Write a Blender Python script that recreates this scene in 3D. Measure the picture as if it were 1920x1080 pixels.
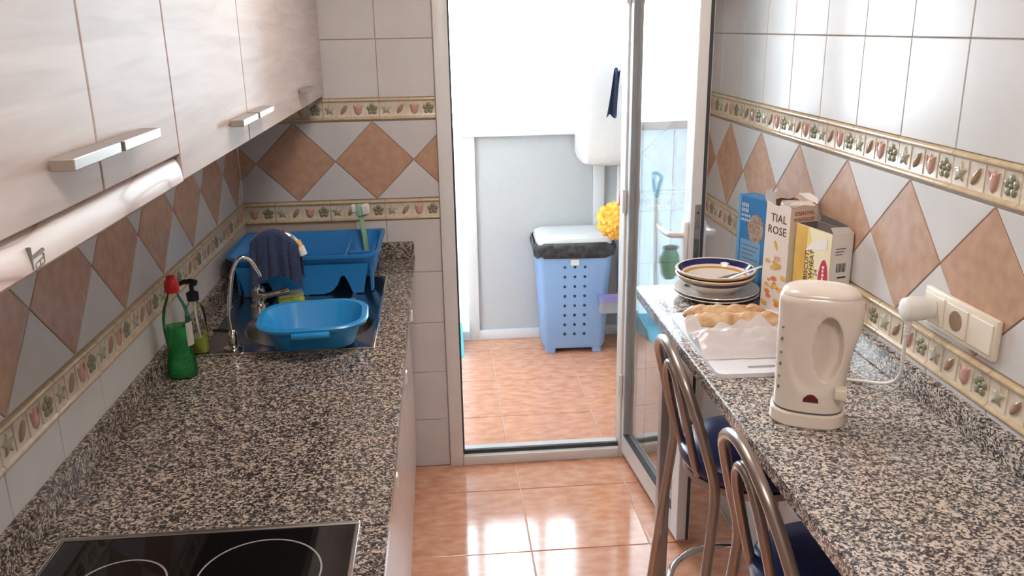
import bpy, bmesh, math, random
from mathutils import Vector, Matrix, noise
from math import sin, cos, pi, radians as R

for o in list(bpy.data.objects): bpy.data.objects.remove(o)
S = bpy.context.scene
C = S.collection
rnd = random.Random(7)

# ------------------------------------------------------------------ camera
YAW, PITCH, ROLL = 0.0791, -0.2989, -0.0174
fw = Vector((sin(YAW)*cos(PITCH), cos(YAW)*cos(PITCH), sin(PITCH)))
rt0 = Vector((cos(YAW), -sin(YAW), 0)); up0 = rt0.cross(fw)
rt = cos(ROLL)*rt0 + sin(ROLL)*up0; up = -sin(ROLL)*rt0 + cos(ROLL)*up0
camd = bpy.data.cameras.new('camera'); cam = bpy.data.objects.new('camera', camd); C.objects.link(cam)
camd.sensor_width = 36; camd.lens = 36*1592.9/1920; camd.clip_start = .02
m = Matrix((rt, up, -fw)).transposed().to_4x4(); m.translation = (0.7309, -3.1239, 1.7118)
cam.matrix_world = m
S.camera = cam

# ------------------------------------------------------------------ world, exposure
w = bpy.data.worlds.new('overcast_sky'); S.world = w; w.use_nodes = True
bg = w.node_tree.nodes['Background']; bg.inputs[0].default_value = (0.80, 0.92, 1.0, 1); bg.inputs[1].default_value = 24.0
S.view_settings.view_transform = 'Standard'; S.view_settings.look = 'None'
S.view_settings.gamma = 1; S.view_settings.use_curve_mapping = False
S.view_settings.exposure = 0.17
FILL_W = (9.0, 13.0)   # power of the two added ceiling fill lamps

# ------------------------------------------------------------------ materials
def nt(name):
    mt = bpy.data.materials.new(name); mt.use_nodes = True
    t = mt.node_tree; return mt, t, t.nodes, t.links, t.nodes['Principled BSDF']
def setp(p, col=None, rough=None, metal=None, spec=None, coat=None, trans=None, ior=None, sheen=None, sss=None):
    if col is not None: p.inputs['Base Color'].default_value = (*col, 1)
    if rough is not None: p.inputs['Roughness'].default_value = rough
    if metal is not None: p.inputs['Metallic'].default_value = metal
    if spec is not None: p.inputs['Specular IOR Level'].default_value = spec
    if coat is not None: p.inputs['Coat Weight'].default_value = coat; p.inputs['Coat Roughness'].default_value = .05
    if trans is not None: p.inputs['Transmission Weight'].default_value = trans
    if ior is not None: p.inputs['IOR'].default_value = ior
    if sheen is not None: p.inputs['Sheen Weight'].default_value = sheen
    if sss is not None: p.inputs['Subsurface Weight'].default_value = sss
def lin(c):  # sRGB 0-255 to linear
    return tuple(((v/255)/12.92 if v/255 <= .04045 else ((v/255+.055)/1.055)**2.4) for v in c)
def ramp(nd, stops):
    r = nd.new('ShaderNodeValToRGB'); e = r.color_ramp.elements
    while len(e) < len(stops): e.new(.5)
    for i, (p, c) in enumerate(stops): e[i].position = p; e[i].color = (*c, 1)
    return r
def noise_mat(name, c1, c2, scale=20, rough=.4, bump=0, bscale=None, rand=0, stretch=(1,1,1), detail=4, lo=.35, hi=.65, **k):
    """two-colour procedural material with optional bump and per-object brightness variation"""
    mt, t, nd, ln, p = nt(name); setp(p, rough=rough, **k)
    tc = nd.new('ShaderNodeTexCoord'); mp = nd.new('ShaderNodeMapping'); mp.inputs['Scale'].default_value = stretch
    geo = nd.new('ShaderNodeNewGeometry'); ln.new(geo.outputs['Position'], mp.inputs['Vector'])
    nz = nd.new('ShaderNodeTexNoise'); nz.inputs['Scale'].default_value = scale; nz.inputs['Detail'].default_value = detail
    ln.new(mp.outputs[0], nz.inputs['Vector'])
    rp = ramp(nd, [(lo, c1), (hi, c2)]); ln.new(nz.outputs['Fac'], rp.inputs[0])
    out = rp.outputs[0]
    if rand:
        oi = nd.new('ShaderNodeObjectInfo'); mr = nd.new('ShaderNodeMapRange')
        mr.inputs[3].default_value = 1-rand; mr.inputs[4].default_value = 1+rand
        ln.new(oi.outputs['Random'], mr.inputs[0])
        hs = nd.new('ShaderNodeHueSaturation'); ln.new(mr.outputs[0], hs.inputs['Value']); ln.new(out, hs.inputs['Color']); out = hs.outputs[0]
    ln.new(out, p.inputs['Base Color'])
    if bump:
        n2 = nd.new('ShaderNodeTexNoise'); n2.inputs['Scale'].default_value = bscale or scale; n2.inputs['Detail'].default_value = 3
        ln.new(mp.outputs[0], n2.inputs['Vector'])
        b = nd.new('ShaderNodeBump'); b.inputs['Strength'].default_value = bump; b.inputs['Distance'].default_value = .002
        ln.new(n2.outputs['Fac'], b.inputs['Height']); ln.new(b.outputs[0], p.inputs['Normal'])
    return mt
def solid(name, c, rough=.4, var=.025, **k):
    c2 = tuple(max(0, v*(1-var)) for v in c)
    return noise_mat(name, c2, c, scale=35, rough=rough, **k)
def granite(name, dark, mid, light, lo):
    mt, t, nd, ln, p = nt(name); setp(p, rough=.14, spec=.5)
    geo = nd.new('ShaderNodeNewGeometry')
    nz = nd.new('ShaderNodeTexNoise'); nz.inputs['Scale'].default_value = 90; nz.inputs['Detail'].default_value = 3
    ln.new(geo.outputs['Position'], nz.inputs['Vector'])
    mx = nd.new('ShaderNodeVectorMath'); mx.operation = 'SCALE'; mx.inputs[3].default_value = .012
    ln.new(nz.outputs['Color'], mx.inputs[0])
    ad = nd.new('ShaderNodeVectorMath'); ln.new(geo.outputs['Position'], ad.inputs[0]); ln.new(mx.outputs[0], ad.inputs[1])
    v = nd.new('ShaderNodeTexVoronoi'); v.inputs['Scale'].default_value = 270; ln.new(ad.outputs[0], v.inputs['Vector'])
    sp = nd.new('ShaderNodeSeparateColor'); ln.new(v.outputs['Color'], sp.inputs[0])
    n2 = nd.new('ShaderNodeTexNoise'); n2.inputs['Scale'].default_value = 70; ln.new(geo.outputs['Position'], n2.inputs['Vector'])
    a = nd.new('ShaderNodeMath'); a.operation = 'MULTIPLY_ADD'; a.inputs[1].default_value = .55
    b2 = nd.new('ShaderNodeMath'); b2.operation = 'MULTIPLY'; b2.inputs[1].default_value = .5
    ln.new(n2.outputs['Fac'], b2.inputs[0]); ln.new(sp.outputs[0], a.inputs[0]); ln.new(b2.outputs[0], a.inputs[2])
    rp = ramp(nd, [(lo, dark), (lo+.09, mid), (lo+.17, mid), (lo+.24, light), (.95, tuple(min(1, x*1.25) for x in light))])
    ln.new(a.outputs[0], rp.inputs[0]); ln.new(rp.outputs[0], p.inputs['Base Color'])
    return mt
def wood(name, c1, c2, c3, axis, scale, rough=.35, coat=0):
    mt, t, nd, ln, p = nt(name); setp(p, rough=rough, coat=coat)
    geo = nd.new('ShaderNodeNewGeometry'); mp = nd.new('ShaderNodeMapping')
    s = [14, 14, 14]; s[axis] = 1.1; mp.inputs['Scale'].default_value = s
    ln.new(geo.outputs['Position'], mp.inputs['Vector'])
    nz = nd.new('ShaderNodeTexNoise'); nz.inputs['Scale'].default_value = scale; nz.inputs['Detail'].default_value = 6; nz.inputs['Distortion'].default_value = .6
    ln.new(mp.outputs[0], nz.inputs['Vector'])
    rp = ramp(nd, [(.3, c1), (.5, c2), (.7, c3)]); ln.new(nz.outputs['Fac'], rp.inputs[0]); ln.new(rp.outputs[0], p.inputs['Base Color'])
    b = nd.new('ShaderNodeBump'); b.inputs['Strength'].default_value = .04; b.inputs['Distance'].default_value = .001
    ln.new(nz.outputs['Fac'], b.inputs['Height']); ln.new(b.outputs[0], p.inputs['Normal'])
    return mt
def grain(name):
    mt, t, nd, ln, p = nt(name); setp(p, rough=.35)
    geo = nd.new('ShaderNodeNewGeometry'); mp = nd.new('ShaderNodeMapping'); mp.inputs['Scale'].default_value = (9, 1.6, 9)
    ln.new(geo.outputs['Position'], mp.inputs['Vector'])
    nz = nd.new('ShaderNodeTexNoise'); nz.inputs['Scale'].default_value = 1.6; nz.inputs['Detail'].default_value = 1; ln.new(mp.outputs[0], nz.inputs['Vector'])
    mu = nd.new('ShaderNodeMath'); mu.operation = 'MULTIPLY'; mu.inputs[1].default_value = 13; ln.new(nz.outputs['Fac'], mu.inputs[0])
    fr = nd.new('ShaderNodeMath'); fr.operation = 'PINGPONG'; fr.inputs[1].default_value = 1; ln.new(mu.outputs[0], fr.inputs[0])
    rp = ramp(nd, [(0, lin((168,142,130))), (.16, lin((206,188,180))), (.5, lin((216,202,196))), (1, lin((222,211,206)))])
    ln.new(fr.outputs[0], rp.inputs[0]); ln.new(rp.outputs[0], p.inputs['Base Color'])
    return mt
def glass(name, tint=(1,1,1), ior=1.5, boost=1.0):
    mt = bpy.data.materials.new(name); mt.use_nodes = True; t = mt.node_tree; nd = t.nodes; ln = t.links
    nd.remove(nd['Principled BSDF']); out = nd['Material Output']
    tr = nd.new('ShaderNodeBsdfTransparent'); tr.inputs[0].default_value = (*tint, 1)
    gl = nd.new('ShaderNodeBsdfGlossy'); gl.inputs['Roughness'].default_value = .0; gl.inputs[0].default_value = (1,1,1,1)
    fr = nd.new('ShaderNodeFresnel'); fr.inputs[0].default_value = ior
    mx = nd.new('ShaderNodeMixShader'); ln.new(fr.outputs[0], mx.inputs[0]); ln.new(tr.outputs[0], mx.inputs[1]); ln.new(gl.outputs[0], mx.inputs[2])
    ln.new(mx.outputs[0], out.inputs[0]); return mt
def pane(name, tint, f0):
    # thin pane: Schlick reflectance from either side
    mt = glass(name, tint); nd = mt.node_tree.nodes; ln = mt.node_tree.links
    mx = [n for n in nd if n.type == 'MIX_SHADER'][0]
    lw = nd.new('ShaderNodeLayerWeight'); lw.inputs[0].default_value = .5
    pw = nd.new('ShaderNodeMath'); pw.operation = 'POWER'; pw.inputs[1].default_value = 5; ln.new(lw.outputs['Facing'], pw.inputs[0])
    ma = nd.new('ShaderNodeMath'); ma.operation = 'MULTIPLY_ADD'; ma.inputs[1].default_value = 1-f0; ma.inputs[2].default_value = f0
    ln.new(pw.outputs[0], ma.inputs[0]); ln.new(ma.outputs[0], mx.inputs[0]); return mt
def frosted(name, col, tcol):
    mt = bpy.data.materials.new(name); mt.use_nodes = True; t = mt.node_tree; nd = t.nodes; ln = t.links
    p = nd['Principled BSDF']; setp(p, col=col, rough=.5); tr = nd.new('ShaderNodeBsdfTranslucent'); tr.inputs[0].default_value = (*tcol, 1)
    mx = nd.new('ShaderNodeMixShader'); mx.inputs[0].default_value = .5; ln.new(p.outputs[0], mx.inputs[1]); ln.new(tr.outputs[0], mx.inputs[2]); ln.new(mx.outputs[0], nd['Material Output'].inputs[0]); return mt
def emit(name, col, s):
    mt = bpy.data.materials.new(name); mt.use_nodes = True; p = mt.node_tree.nodes['Principled BSDF']
    setp(p, col=col); p.inputs['Emission Color'].default_value = (*col, 1); p.inputs['Emission Strength'].default_value = s; return mt

M = {}
M['tile'] = noise_mat('white_glazed_tile', lin((206,202,200)), lin((212,208,206)), scale=6, rough=.24, rand=.015, spec=.16)
M['grout'] = solid('grout', lin((186,172,158)), .8)
M['diamond'] = noise_mat('tan_mottled_tile', lin((182,144,120)), lin((195,158,134)), scale=34, rough=.22, spec=.3, detail=8, rand=.03, bump=.05, bscale=20)
M['border'] = noise_mat('cream_border_tile', lin((208,194,174)), lin((220,208,190)), scale=40, rough=.16)
M['rim'] = noise_mat('ochre_border_rim', lin((196,172,138)), lin((208,188,158)), scale=60, rough=.14)
M['mgreen'] = solid('motif_green', lin((142,140,116)), .2); M['molive'] = solid('motif_olive', lin((178,174,154)), .2)
M['mbrown'] = solid('motif_brown', lin((164,136,112)), .2); M['mred'] = solid('motif_rose', lin((198,156,142)), .2)
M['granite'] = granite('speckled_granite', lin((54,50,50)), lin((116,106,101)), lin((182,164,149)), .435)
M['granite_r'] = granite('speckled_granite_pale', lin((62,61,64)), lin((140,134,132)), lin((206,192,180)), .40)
M['floor'] = noise_mat('terracotta_gloss_tile', lin((200,138,108)), lin((216,164,136)), scale=16, rough=.10, detail=8, rand=.03, bump=.05, bscale=30, stretch=(1,2,1))
M['floor_grout'] = solid('floor_grout', lin((222,186,166)), .7)
M['cab'] = wood('limed_oak_veneer', lin((184,169,162)), lin((196,182,175)), lin((204,191,185)), 1, 3.0, .42, 0)
M['cab_side'] = solid('cabinet_side_brown', lin((84,64,54)), .6)
M['lowcab'] = solid('lower_cabinet_front', lin((222,210,206)), .25)
M['hood'] = grain('printed_pine_hood')
M['alu'] = solid('white_lacquered_aluminium', lin((226,224,222)), .28)
M['brushed'] = solid('brushed_nickel', lin((190,184,178)), .32, metal=1)
M['steel'] = solid('stainless_steel', lin((178,176,174)), .22, metal=1)
M['chrome'] = solid('chrome', lin((225,222,220)), .06, metal=1)
M['tubegrey'] = solid('satin_grey_tube', lin((172,160,152)), .3, metal=.85)
M['legalu'] = solid('anodised_aluminium', lin((150,146,150)), .35, metal=.7)
M['rubber'] = solid('dark_rubber', lin((62,64,66)), .6)
M['seal'] = solid('grey_seal', lin((150,153,155)), .6)
M['crust'] = solid('pale_crust', lin((222,196,162)), .7); M['boxpale'] = solid('pale_cream_carton', lin((238,226,192)), .5)
M['black'] = solid('black_plastic', lin((22,22,23)), .3)
M['glass'] = pane('clear_pane', (.97,.985,.985), .13)
M['winglass'] = glass('window_pane', (.97,.99,1), 1.45)
M['wall'] = solid('white_plaster', lin((232,232,232)), .8)
M['ceil'] = solid('ceiling_paint', lin((238,236,232)), .9)
M['panel'] = solid('grey_enamel_panel', lin((196,200,204)), .45)
M['frost'] = frosted('frosted_pane', lin((214,222,228)), (.46, .50, .52))
M['uwhite'] = solid('white_frame_lacquer', lin((238,242,246)), .3)
M['hob'] = solid('black_ceramic_glass', lin((16,15,16)), .04)
M['hobring'] = solid('hob_ring_print', lin((150,146,144)), .3)
M['kettle'] = solid('cream_white_plastic', lin((232,220,208)), .22, coat=.3)
M['kettle_dk'] = solid('kettle_print_grey', lin((110,108,106)), .5)
M['red'] = solid('red_plastic', lin((196,22,34)), .3); M['darkred'] = solid('dark_red_lamp', lin((96,20,28)), .2)
M['ivory'] = solid('ivory_switch_plastic', lin((232,222,204)), .3); M['ivory_dk'] = solid('socket_recess', lin((150,128,104)), .5)
M['white'] = solid('white_plastic', lin((238,236,234)), .3)
M['board'] = solid('white_polyethylene', lin((234,234,240)), .35)
M['ceramic'] = solid('glazed_ceramic', lin((230,222,214)), .08)
M['cblue'] = solid('cobalt_glaze', lin((40,40,92)), .08); M['corange'] = solid('ochre_glaze', lin((206,146,70)), .08)
M['bread'] = noise_mat('baked_crust', lin((176,126,84)), lin((218,186,146)), scale=28, rough=.55, bump=.4, bscale=60)
M['blueplast'] = solid('blue_plastic', lin((36,122,190)), .3); M['basin'] = solid('bright_blue_plastic', lin((40,140,200)), .28)
M['cloth'] = noise_mat('navy_cloth', lin((40,52,84)), lin((54,68,104)), scale=160, rough=.95, bump=.6, bscale=240, sheen=.3)
M['vinyl'] = noise_mat('navy_vinyl', lin((18,36,84)), lin((24,46,100)), scale=50, rough=.28, bump=.15, bscale=180)
M['binblue'] = solid('pale_blue_plastic', lin((140,176,222)), .4); M['bindark'] = solid('bin_hole', lin((40,52,84)), .8)
M['bag'] = noise_mat('black_bin_bag', lin((40,42,46)), lin((70,74,78)), scale=30, rough=.25, bump=.8, bscale=60)
M['greenliq'] = solid('green_soap', lin((60,205,120)), .05, trans=.7, ior=1.35)
M['limeliq'] = solid('lime_soap', lin((196,206,90)), .1, trans=.25, ior=1.35)
M['bottle'] = glass('clear_bottle_plastic', (.95,.97,.95), 1.35)
M['brushgreen'] = solid('pale_green_plastic', lin((150,190,150)), .4)
M['bristle'] = solid('white_bristle', lin((226,220,214)), .8)
M['sponge'] = noise_mat('lime_sponge', lin((150,160,40)), lin((190,196,70)), scale=120, rough=.9, bump=.6, bscale=150)
M['yellow'] = noise_mat('yellow_feather', lin((240,170,50)), lin((252,210,110)), scale=60, rough=.9)
M['orange'] = solid('orange_stick', lin((236,178,96)), .5)
M['navy'] = solid('dark_navy_fabric', lin((64,72,104)), .9)
M['cyan'] = solid('light_blue_plastic', lin((96,200,232)), .35)
M['purple'] = solid('lilac_plastic', lin((140,134,196)), .4)
M['greybristle'] = solid('grey_bristle', lin((150,150,158)), .8)
M['greenbag'] = solid('green_plastic_bag', lin((60,150,120)), .4)
M['boxblue'] = solid('blue_carton', lin((60,134,196)), .45); M['boxblue2'] = solid('pale_blue_carton', lin((120,176,220)), .45)
M['boxcream'] = solid('cream_carton', lin((232,218,208)), .5); M['boxyel'] = noise_mat('yellow_carton', lin((224,190,96)), lin((236,214,140)), scale=12, rough=.5)
M['boxgold'] = noise_mat('gold_carton', lin((206,158,60)), lin((222,180,84)), scale=14, rough=.5)
M['boxwhite'] = solid('white_carton', lin((236,230,224)), .5); M['cardin'] = solid('raw_card', lin((142,104,74)), .8)
M['ink'] = solid('black_ink', lin((48,42,44)), .6); M['inkwhite'] = solid('white_ink', lin((206,220,236)), .6)
M['inkred'] = solid('red_ink', lin((190,44,72)), .5); M['inkgrey'] = solid('grey_ink', lin((132,124,122)), .6)
M['flake'] = noise_mat('printed_flake', lin((206,160,70)), lin((226,190,104)), scale=60, rough=.5); M['flake2'] = solid('printed_orange_flake', lin((218,130,70)), .5)
M['oat'] = noise_mat('printed_bowl', lin((140,112,100)), lin((196,176,160)), scale=140, rough=.5); M['mossink'] = solid('olive_ink', lin((150,150,70)), .6)
def film():
    mt, t, nd, ln, p = nt('crumpled_clear_wrap'); setp(p, col=lin((226,218,218)), rough=.22)
    p.inputs['Alpha'].default_value = .8; return mt
M['film'] = film()
M['fill_lampglass'] = emit('fill_lamp_diffuser', (1, .9, .78), 3.0)  # glowing diffuser of the added, unseen fill lamps

# ------------------------------------------------------------------ mesh helpers
def finish(bm, angle=38):
    bmesh.ops.recalc_face_normals(bm, faces=bm.faces)
    fl_ = bm.faces.layers.int.get('flat')
    for f in bm.faces: f.smooth = not (fl_ and f[fl_])
    a = R(angle)
    for e in bm.edges:
        if len(e.link_faces) == 2:
            if e.calc_face_angle(0) > a: e.smooth = False
        else: e.smooth = False
def mesh_of(name, bm, mats, angle=38):
    finish(bm, angle); me = bpy.data.meshes.new(name); bm.to_mesh(me); bm.free()
    for mm in (mats if isinstance(mats, (list, tuple)) else [mats]): me.materials.append(mm)
    return me
def link(name, me, parent=None, loc=(0,0,0), rot=(0,0,0), scale=None):
    o = bpy.data.objects.new(name, me); C.objects.link(o); o.location = loc; o.rotation_euler = rot
    if scale: o.scale = scale
    if parent: o.parent = parent
    return o
def obj(name, bm, mats, parent=None, loc=(0,0,0), rot=(0,0,0), angle=38):
    return link(name, mesh_of(name, bm, mats, angle), parent, loc, rot)
def tag(o, label, cat, group=None, kind=None):
    o['label'] = label; o['category'] = cat
    if group: o['group'] = group
    if kind: o['kind'] = kind
    return o
def thing(name, label, cat, loc=(0,0,0), rz=0, group=None, kind=None, rot=None):
    o = link(name, None, None, loc, rot or (0,0,rz)); o.empty_display_size = .05
    return tag(o, label, cat, group, kind)
NB = bmesh.new
def box(bm, x0, x1, y0, y1, z0, z1, bev=0, seg=2, mi=0):
    vs = [bm.verts.new((x, y, z)) for x in (x0, x1) for y in (y0, y1) for z in (z0, z1)]
    fs = [bm.faces.new([vs[i] for i in q]) for q in ((0,1,3,2),(4,6,7,5),(0,4,5,1),(2,3,7,6),(0,2,6,4),(1,5,7,3))]
    for f in fs: f.material_index = mi
    if bev:
        es = list({e for f in fs for e in f.edges})
        r_ = bmesh.ops.bevel(bm, geom=es, offset=bev, segments=seg, profile=.5, affect='EDGES')
        if bev < .0035:
            lay = bm.faces.layers.int.get('flat') or bm.faces.layers.int.new('flat')
            for f in bm.faces:
                if len(f.verts) == 4 or len(f.verts) == 3: f[lay] = 1
    return bm
def bx(*a, **k): return box(NB(), *a, **k)
def rings(bm, rs, closed=True, cap0=True, cap1=True, mis=None):
    vr = [[bm.verts.new(p) for p in r] for r in rs]; n = len(rs[0])
    for i in range(len(vr)-1):
        for j in range(n if closed else n-1):
            k = (j+1) % n
            f = bm.faces.new((vr[i][j], vr[i][k], vr[i+1][k], vr[i+1][j]))
            if mis: f.material_index = mis[i]
    if cap0 and closed: f = bm.faces.new(vr[0][::-1]); f.material_index = mis[0] if mis else 0
    if cap1 and closed: f = bm.faces.new(vr[-1]); f.material_index = mis[-1] if mis else 0
    return bm
def lathe(bm, prof, seg=32, cx=0, cy=0, cap0=True, cap1=True, mis=None):
    return rings(bm, [[(cx+r*cos(2*pi*j/seg), cy+r*sin(2*pi*j/seg), z) for j in range(seg)] for r, z in prof], True, cap0, cap1, mis)
def spline(pts, n=8, closed=False):
    P = [Vector(p) for p in pts]; out = []; L = len(P)
    for i in range(L if closed else L-1):
        if closed: a, b, c, d = P[i-1], P[i], P[(i+1) % L], P[(i+2) % L]
        else: a, b, c, d = P[max(0, i-1)], P[i], P[i+1], P[min(L-1, i+2)]
        for k in range(n):
            t = k/n
            out.append(.5*((2*b)+(c-a)*t+(2*a-5*b+4*c-d)*t*t+(3*b-a-3*c+d)*t**3))
    if not closed: out.append(P[-1])
    return out
def tube(bm, pts, r, seg=12, closed=False, flat=1.0):
    P = [Vector(p) for p in pts]; n = len(P); rs = []
    t0 = (P[1]-P[0]).normalized(); nrm = t0.orthogonal().normalized()
    for i in range(n):
        if closed: t = (P[(i+1) % n]-P[i-1]).normalized()
        else: t = (P[min(n-1, i+1)]-P[max(0, i-1)]).normalized()
        nrm = (nrm-t*nrm.dot(t)).normalized(); b = t.cross(nrm)
        rr = r(i/(n-1)) if callable(r) else r
        rs.append([P[i]+rr*(cos(2*pi*j/seg)*nrm+flat*sin(2*pi*j/seg)*b) for j in range(seg)])
    if closed: rs.append(rs[0]); rings(bm, rs, True, False, False); bmesh.ops.remove_doubles(bm, verts=bm.verts, dist=1e-6)
    else: rings(bm, rs)
    return bm
def rr(wx, wy, r, z, n=6, cx=0, cy=0):
    out = []
    for qx, qy, a0 in ((1,1,0), (-1,1,pi/2), (-1,-1,pi), (1,-1,1.5*pi)):
        for k in range(n+1):
            a = a0+pi/2*k/n; out.append((cx+qx*(wx/2-r)+r*cos(a), cy+qy*(wy/2-r)+r*sin(a), z))
    return out
def prism(bm, poly, d0, d1, axis='y', mi=0):
    """2-D outline (s,t) extruded along an axis; y: (s,*,t)  x: (*,s,t)  z: (s,t,*)"""
    f = {'y': lambda s, t, d: (s, d, t), 'x': lambda s, t, d: (d, s, t), 'z': lambda s, t, d: (s, t, d)}[axis]
    a = [bm.verts.new(f(s, t, d0)) for s, t in poly]; b = [bm.verts.new(f(s, t, d1)) for s, t in poly]; n = len(poly)
    fs = [bm.faces.new(a), bm.faces.new(b[::-1])]
    for i in range(n): fs.append(bm.faces.new((a[i], b[i], b[(i+1) % n], a[(i+1) % n])))
    for q in fs: q.material_index = mi
    return bm
def text(body, size, mat, parent, mw, name='lettering', sx=1.0, align='CENTER'):
    """mw: local 4x4 matrix, text lies in its XY plane"""
    cu = bpy.data.curves.new('t', 'FONT'); cu.body = body; cu.size = size; cu.align_x = align; cu.align_y = 'CENTER'; cu.extrude = .0002; cu.resolution_u = 2
    to = bpy.data.objects.new('t', cu); C.objects.link(to)
    dg = bpy.context.evaluated_depsgraph_get(); me = bpy.data.meshes.new_from_object(to.evaluated_get(dg))
    bpy.data.objects.remove(to); bpy.data.curves.remove(cu)
    me.transform(mw @ Matrix.Diagonal((sx, 1, 1, 1))); me.materials.clear(); me.materials.append(mat)
    return link(name, me, parent)

# ------------------------------------------------------------------ tiling helpers
WALLROT = {'far': 0, 'left': pi/2, 'right': -pi/2}
W = 1.698
def wall_pt(side, s, z):     # s runs left to right when facing the wall
    return {'far': (s, 0, z), 'left': (0, s, z), 'right': (W, -s, z)}[side]
def clip(poly, axis, val, keep_less):
    out = []
    for i in range(len(poly)):
        a, b = poly[i], poly[(i+1) % len(poly)]
        ia = (a[axis] <= val) == keep_less or abs(a[axis]-val) < 1e-9; ib = (b[axis] <= val) == keep_less or abs(b[axis]-val) < 1e-9
        if ia: out.append(a)
        if ia != ib:
            t = (val-a[axis])/(b[axis]-a[axis]); out.append((a[0]+t*(b[0]-a[0]), a[1]+t*(b[1]-a[1])))
    return out
def area(p): return .5*sum(p[i][0]*p[(i+1) % len(p)][1]-p[(i+1) % len(p)][0]*p[i][1] for i in range(len(p)))
def inset(p, d):
    if area(p) < 0: p = p[::-1]
    n = len(p); out = []
    for i in range(n):
        a, b, c = Vector(p[i-1]), Vector(p[i]), Vector(p[(i+1) % n])
        e1 = (b-a).normalized(); e2 = (c-b).normalized(); n1 = Vector((-e1.y, e1.x)); n2 = Vector((-e2.y, e2.x))
        k = n1+n2; L = k.length_squared
        out.append(tuple(b+k*(2*d/L)) if L > .05 else tuple(b+n1*d))
    return out
tile_cache = {}
def tile(side, parent, poly, mat, name, rect=None, thick=.005):
    if rect:
        for ax, v, less in ((0, rect[0], False), (0, rect[1], True), (1, rect[2], False), (1, rect[3], True)):
            if poly: poly = clip(poly, ax, v, less)
    q = []
    for p_ in poly:
        if not q or (abs(p_[0]-q[-1][0])+abs(p_[1]-q[-1][1])) > 1e-4: q.append(p_)
    if len(q) > 1 and abs(q[0][0]-q[-1][0])+abs(q[0][1]-q[-1][1]) < 1e-4: q.pop()
    if len(q) < 3 or abs(area(q)) < 2e-4: return
    cx = sum(a for a, b in q)/len(q); cz = sum(b for a, b in q)/len(q)
    key = (mat.name, name, tuple((round(a-cx, 4), round(b-cz, 4)) for a, b in q))
    if key not in tile_cache:
        bm = NB(); l = [(a-cx, b-cz) for a, b in q]; g = .0011; o_ = inset(l, g); i_ = inset(l, g+.0014)
        rings(bm, [[(a, thick*.9, b) for a, b in o_], [(a, .0012, b) for a, b in o_], [(a, 0, b) for a, b in i_]], cap0=False)
        tile_cache[key] = mesh_of(name, bm, mat, 25)
    return link(name, tile_cache[key], parent, wall_pt(side, cx, cz), (0, 0, WALLROT[side]))
def dome(outline, h, n=None, y0=0):
    bm = NB(); cx = sum(a for a, b in outline)/len(outline); cz = sum(b for a, b in outline)/len(outline)
    sc = lambda k, y: [(cx+(a-cx)*k, y, cz+(b-cz)*k) for a, b in outline]
    rings(bm, [sc(1, y0), sc(.86, y0-h*.7), sc(.45, y0-h)], cap0=False); return bm
def motif_meshes():
    d = {}
    bm = NB()
    for k in range(5):
        a = pi/2+2*pi*k/5; c0 = (.0125*cos(a), .0125*sin(a))
        b2 = dome([(c0[0]+.0085*cos(t), c0[1]+.0085*sin(t)) for t in [2*pi*j/8 for j in range(8)]], .0042); me = bpy.data.meshes.new('x'); b2.to_mesh(me); b2.free(); bm.from_mesh(me); bpy.data.meshes.remove(me)
    b2 = dome([(.005*cos(t), .005*sin(t)) for t in [2*pi*j/8 for j in range(8)]], .005); me = bpy.data.meshes.new('x'); b2.to_mesh(me); b2.free(); bm.from_mesh(me); bpy.data.meshes.remove(me)
    d['flower'] = mesh_of('flower_motif', bm, M['mgreen'], 60)
    out = []
    for k in range(10):
        a = pi/2+2*pi*k/10; r_ = .0215 if k % 2 == 0 else .0095; out.append((r_*cos(a), r_*sin(a)))
    d['star'] = mesh_of('star_leaf_motif', dome(out, .005), M['molive'], 60)
    out = []
    for k in range(14):
        t = 2*pi*k/14; u, v = .021*cos(t), .0085*sin(t)*(1-.0*cos(t)); v *= abs(sin(t))**.5 if abs(sin(t)) > 1e-3 else 0
        a = R(55); out.append((u*cos(a)-v*sin(a), u*sin(a)+v*cos(a)))
    d['leaf'] = mesh_of('leaf_motif', dome(out, .0055), M['mbrown'], 60)
    out = [(0,-.022),(.011,-.014),(.015,.002),(.0165,.017),(.008,.008),(0,.020),(-.008,.008),(-.0165,.017),(-.015,.002),(-.011,-.014)]
    d['tulip'] = mesh_of('tulip_motif', dome(out, .0052), M['mred'], 60)
    return d
MOT = motif_meshes()
border_cache = {}
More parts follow.
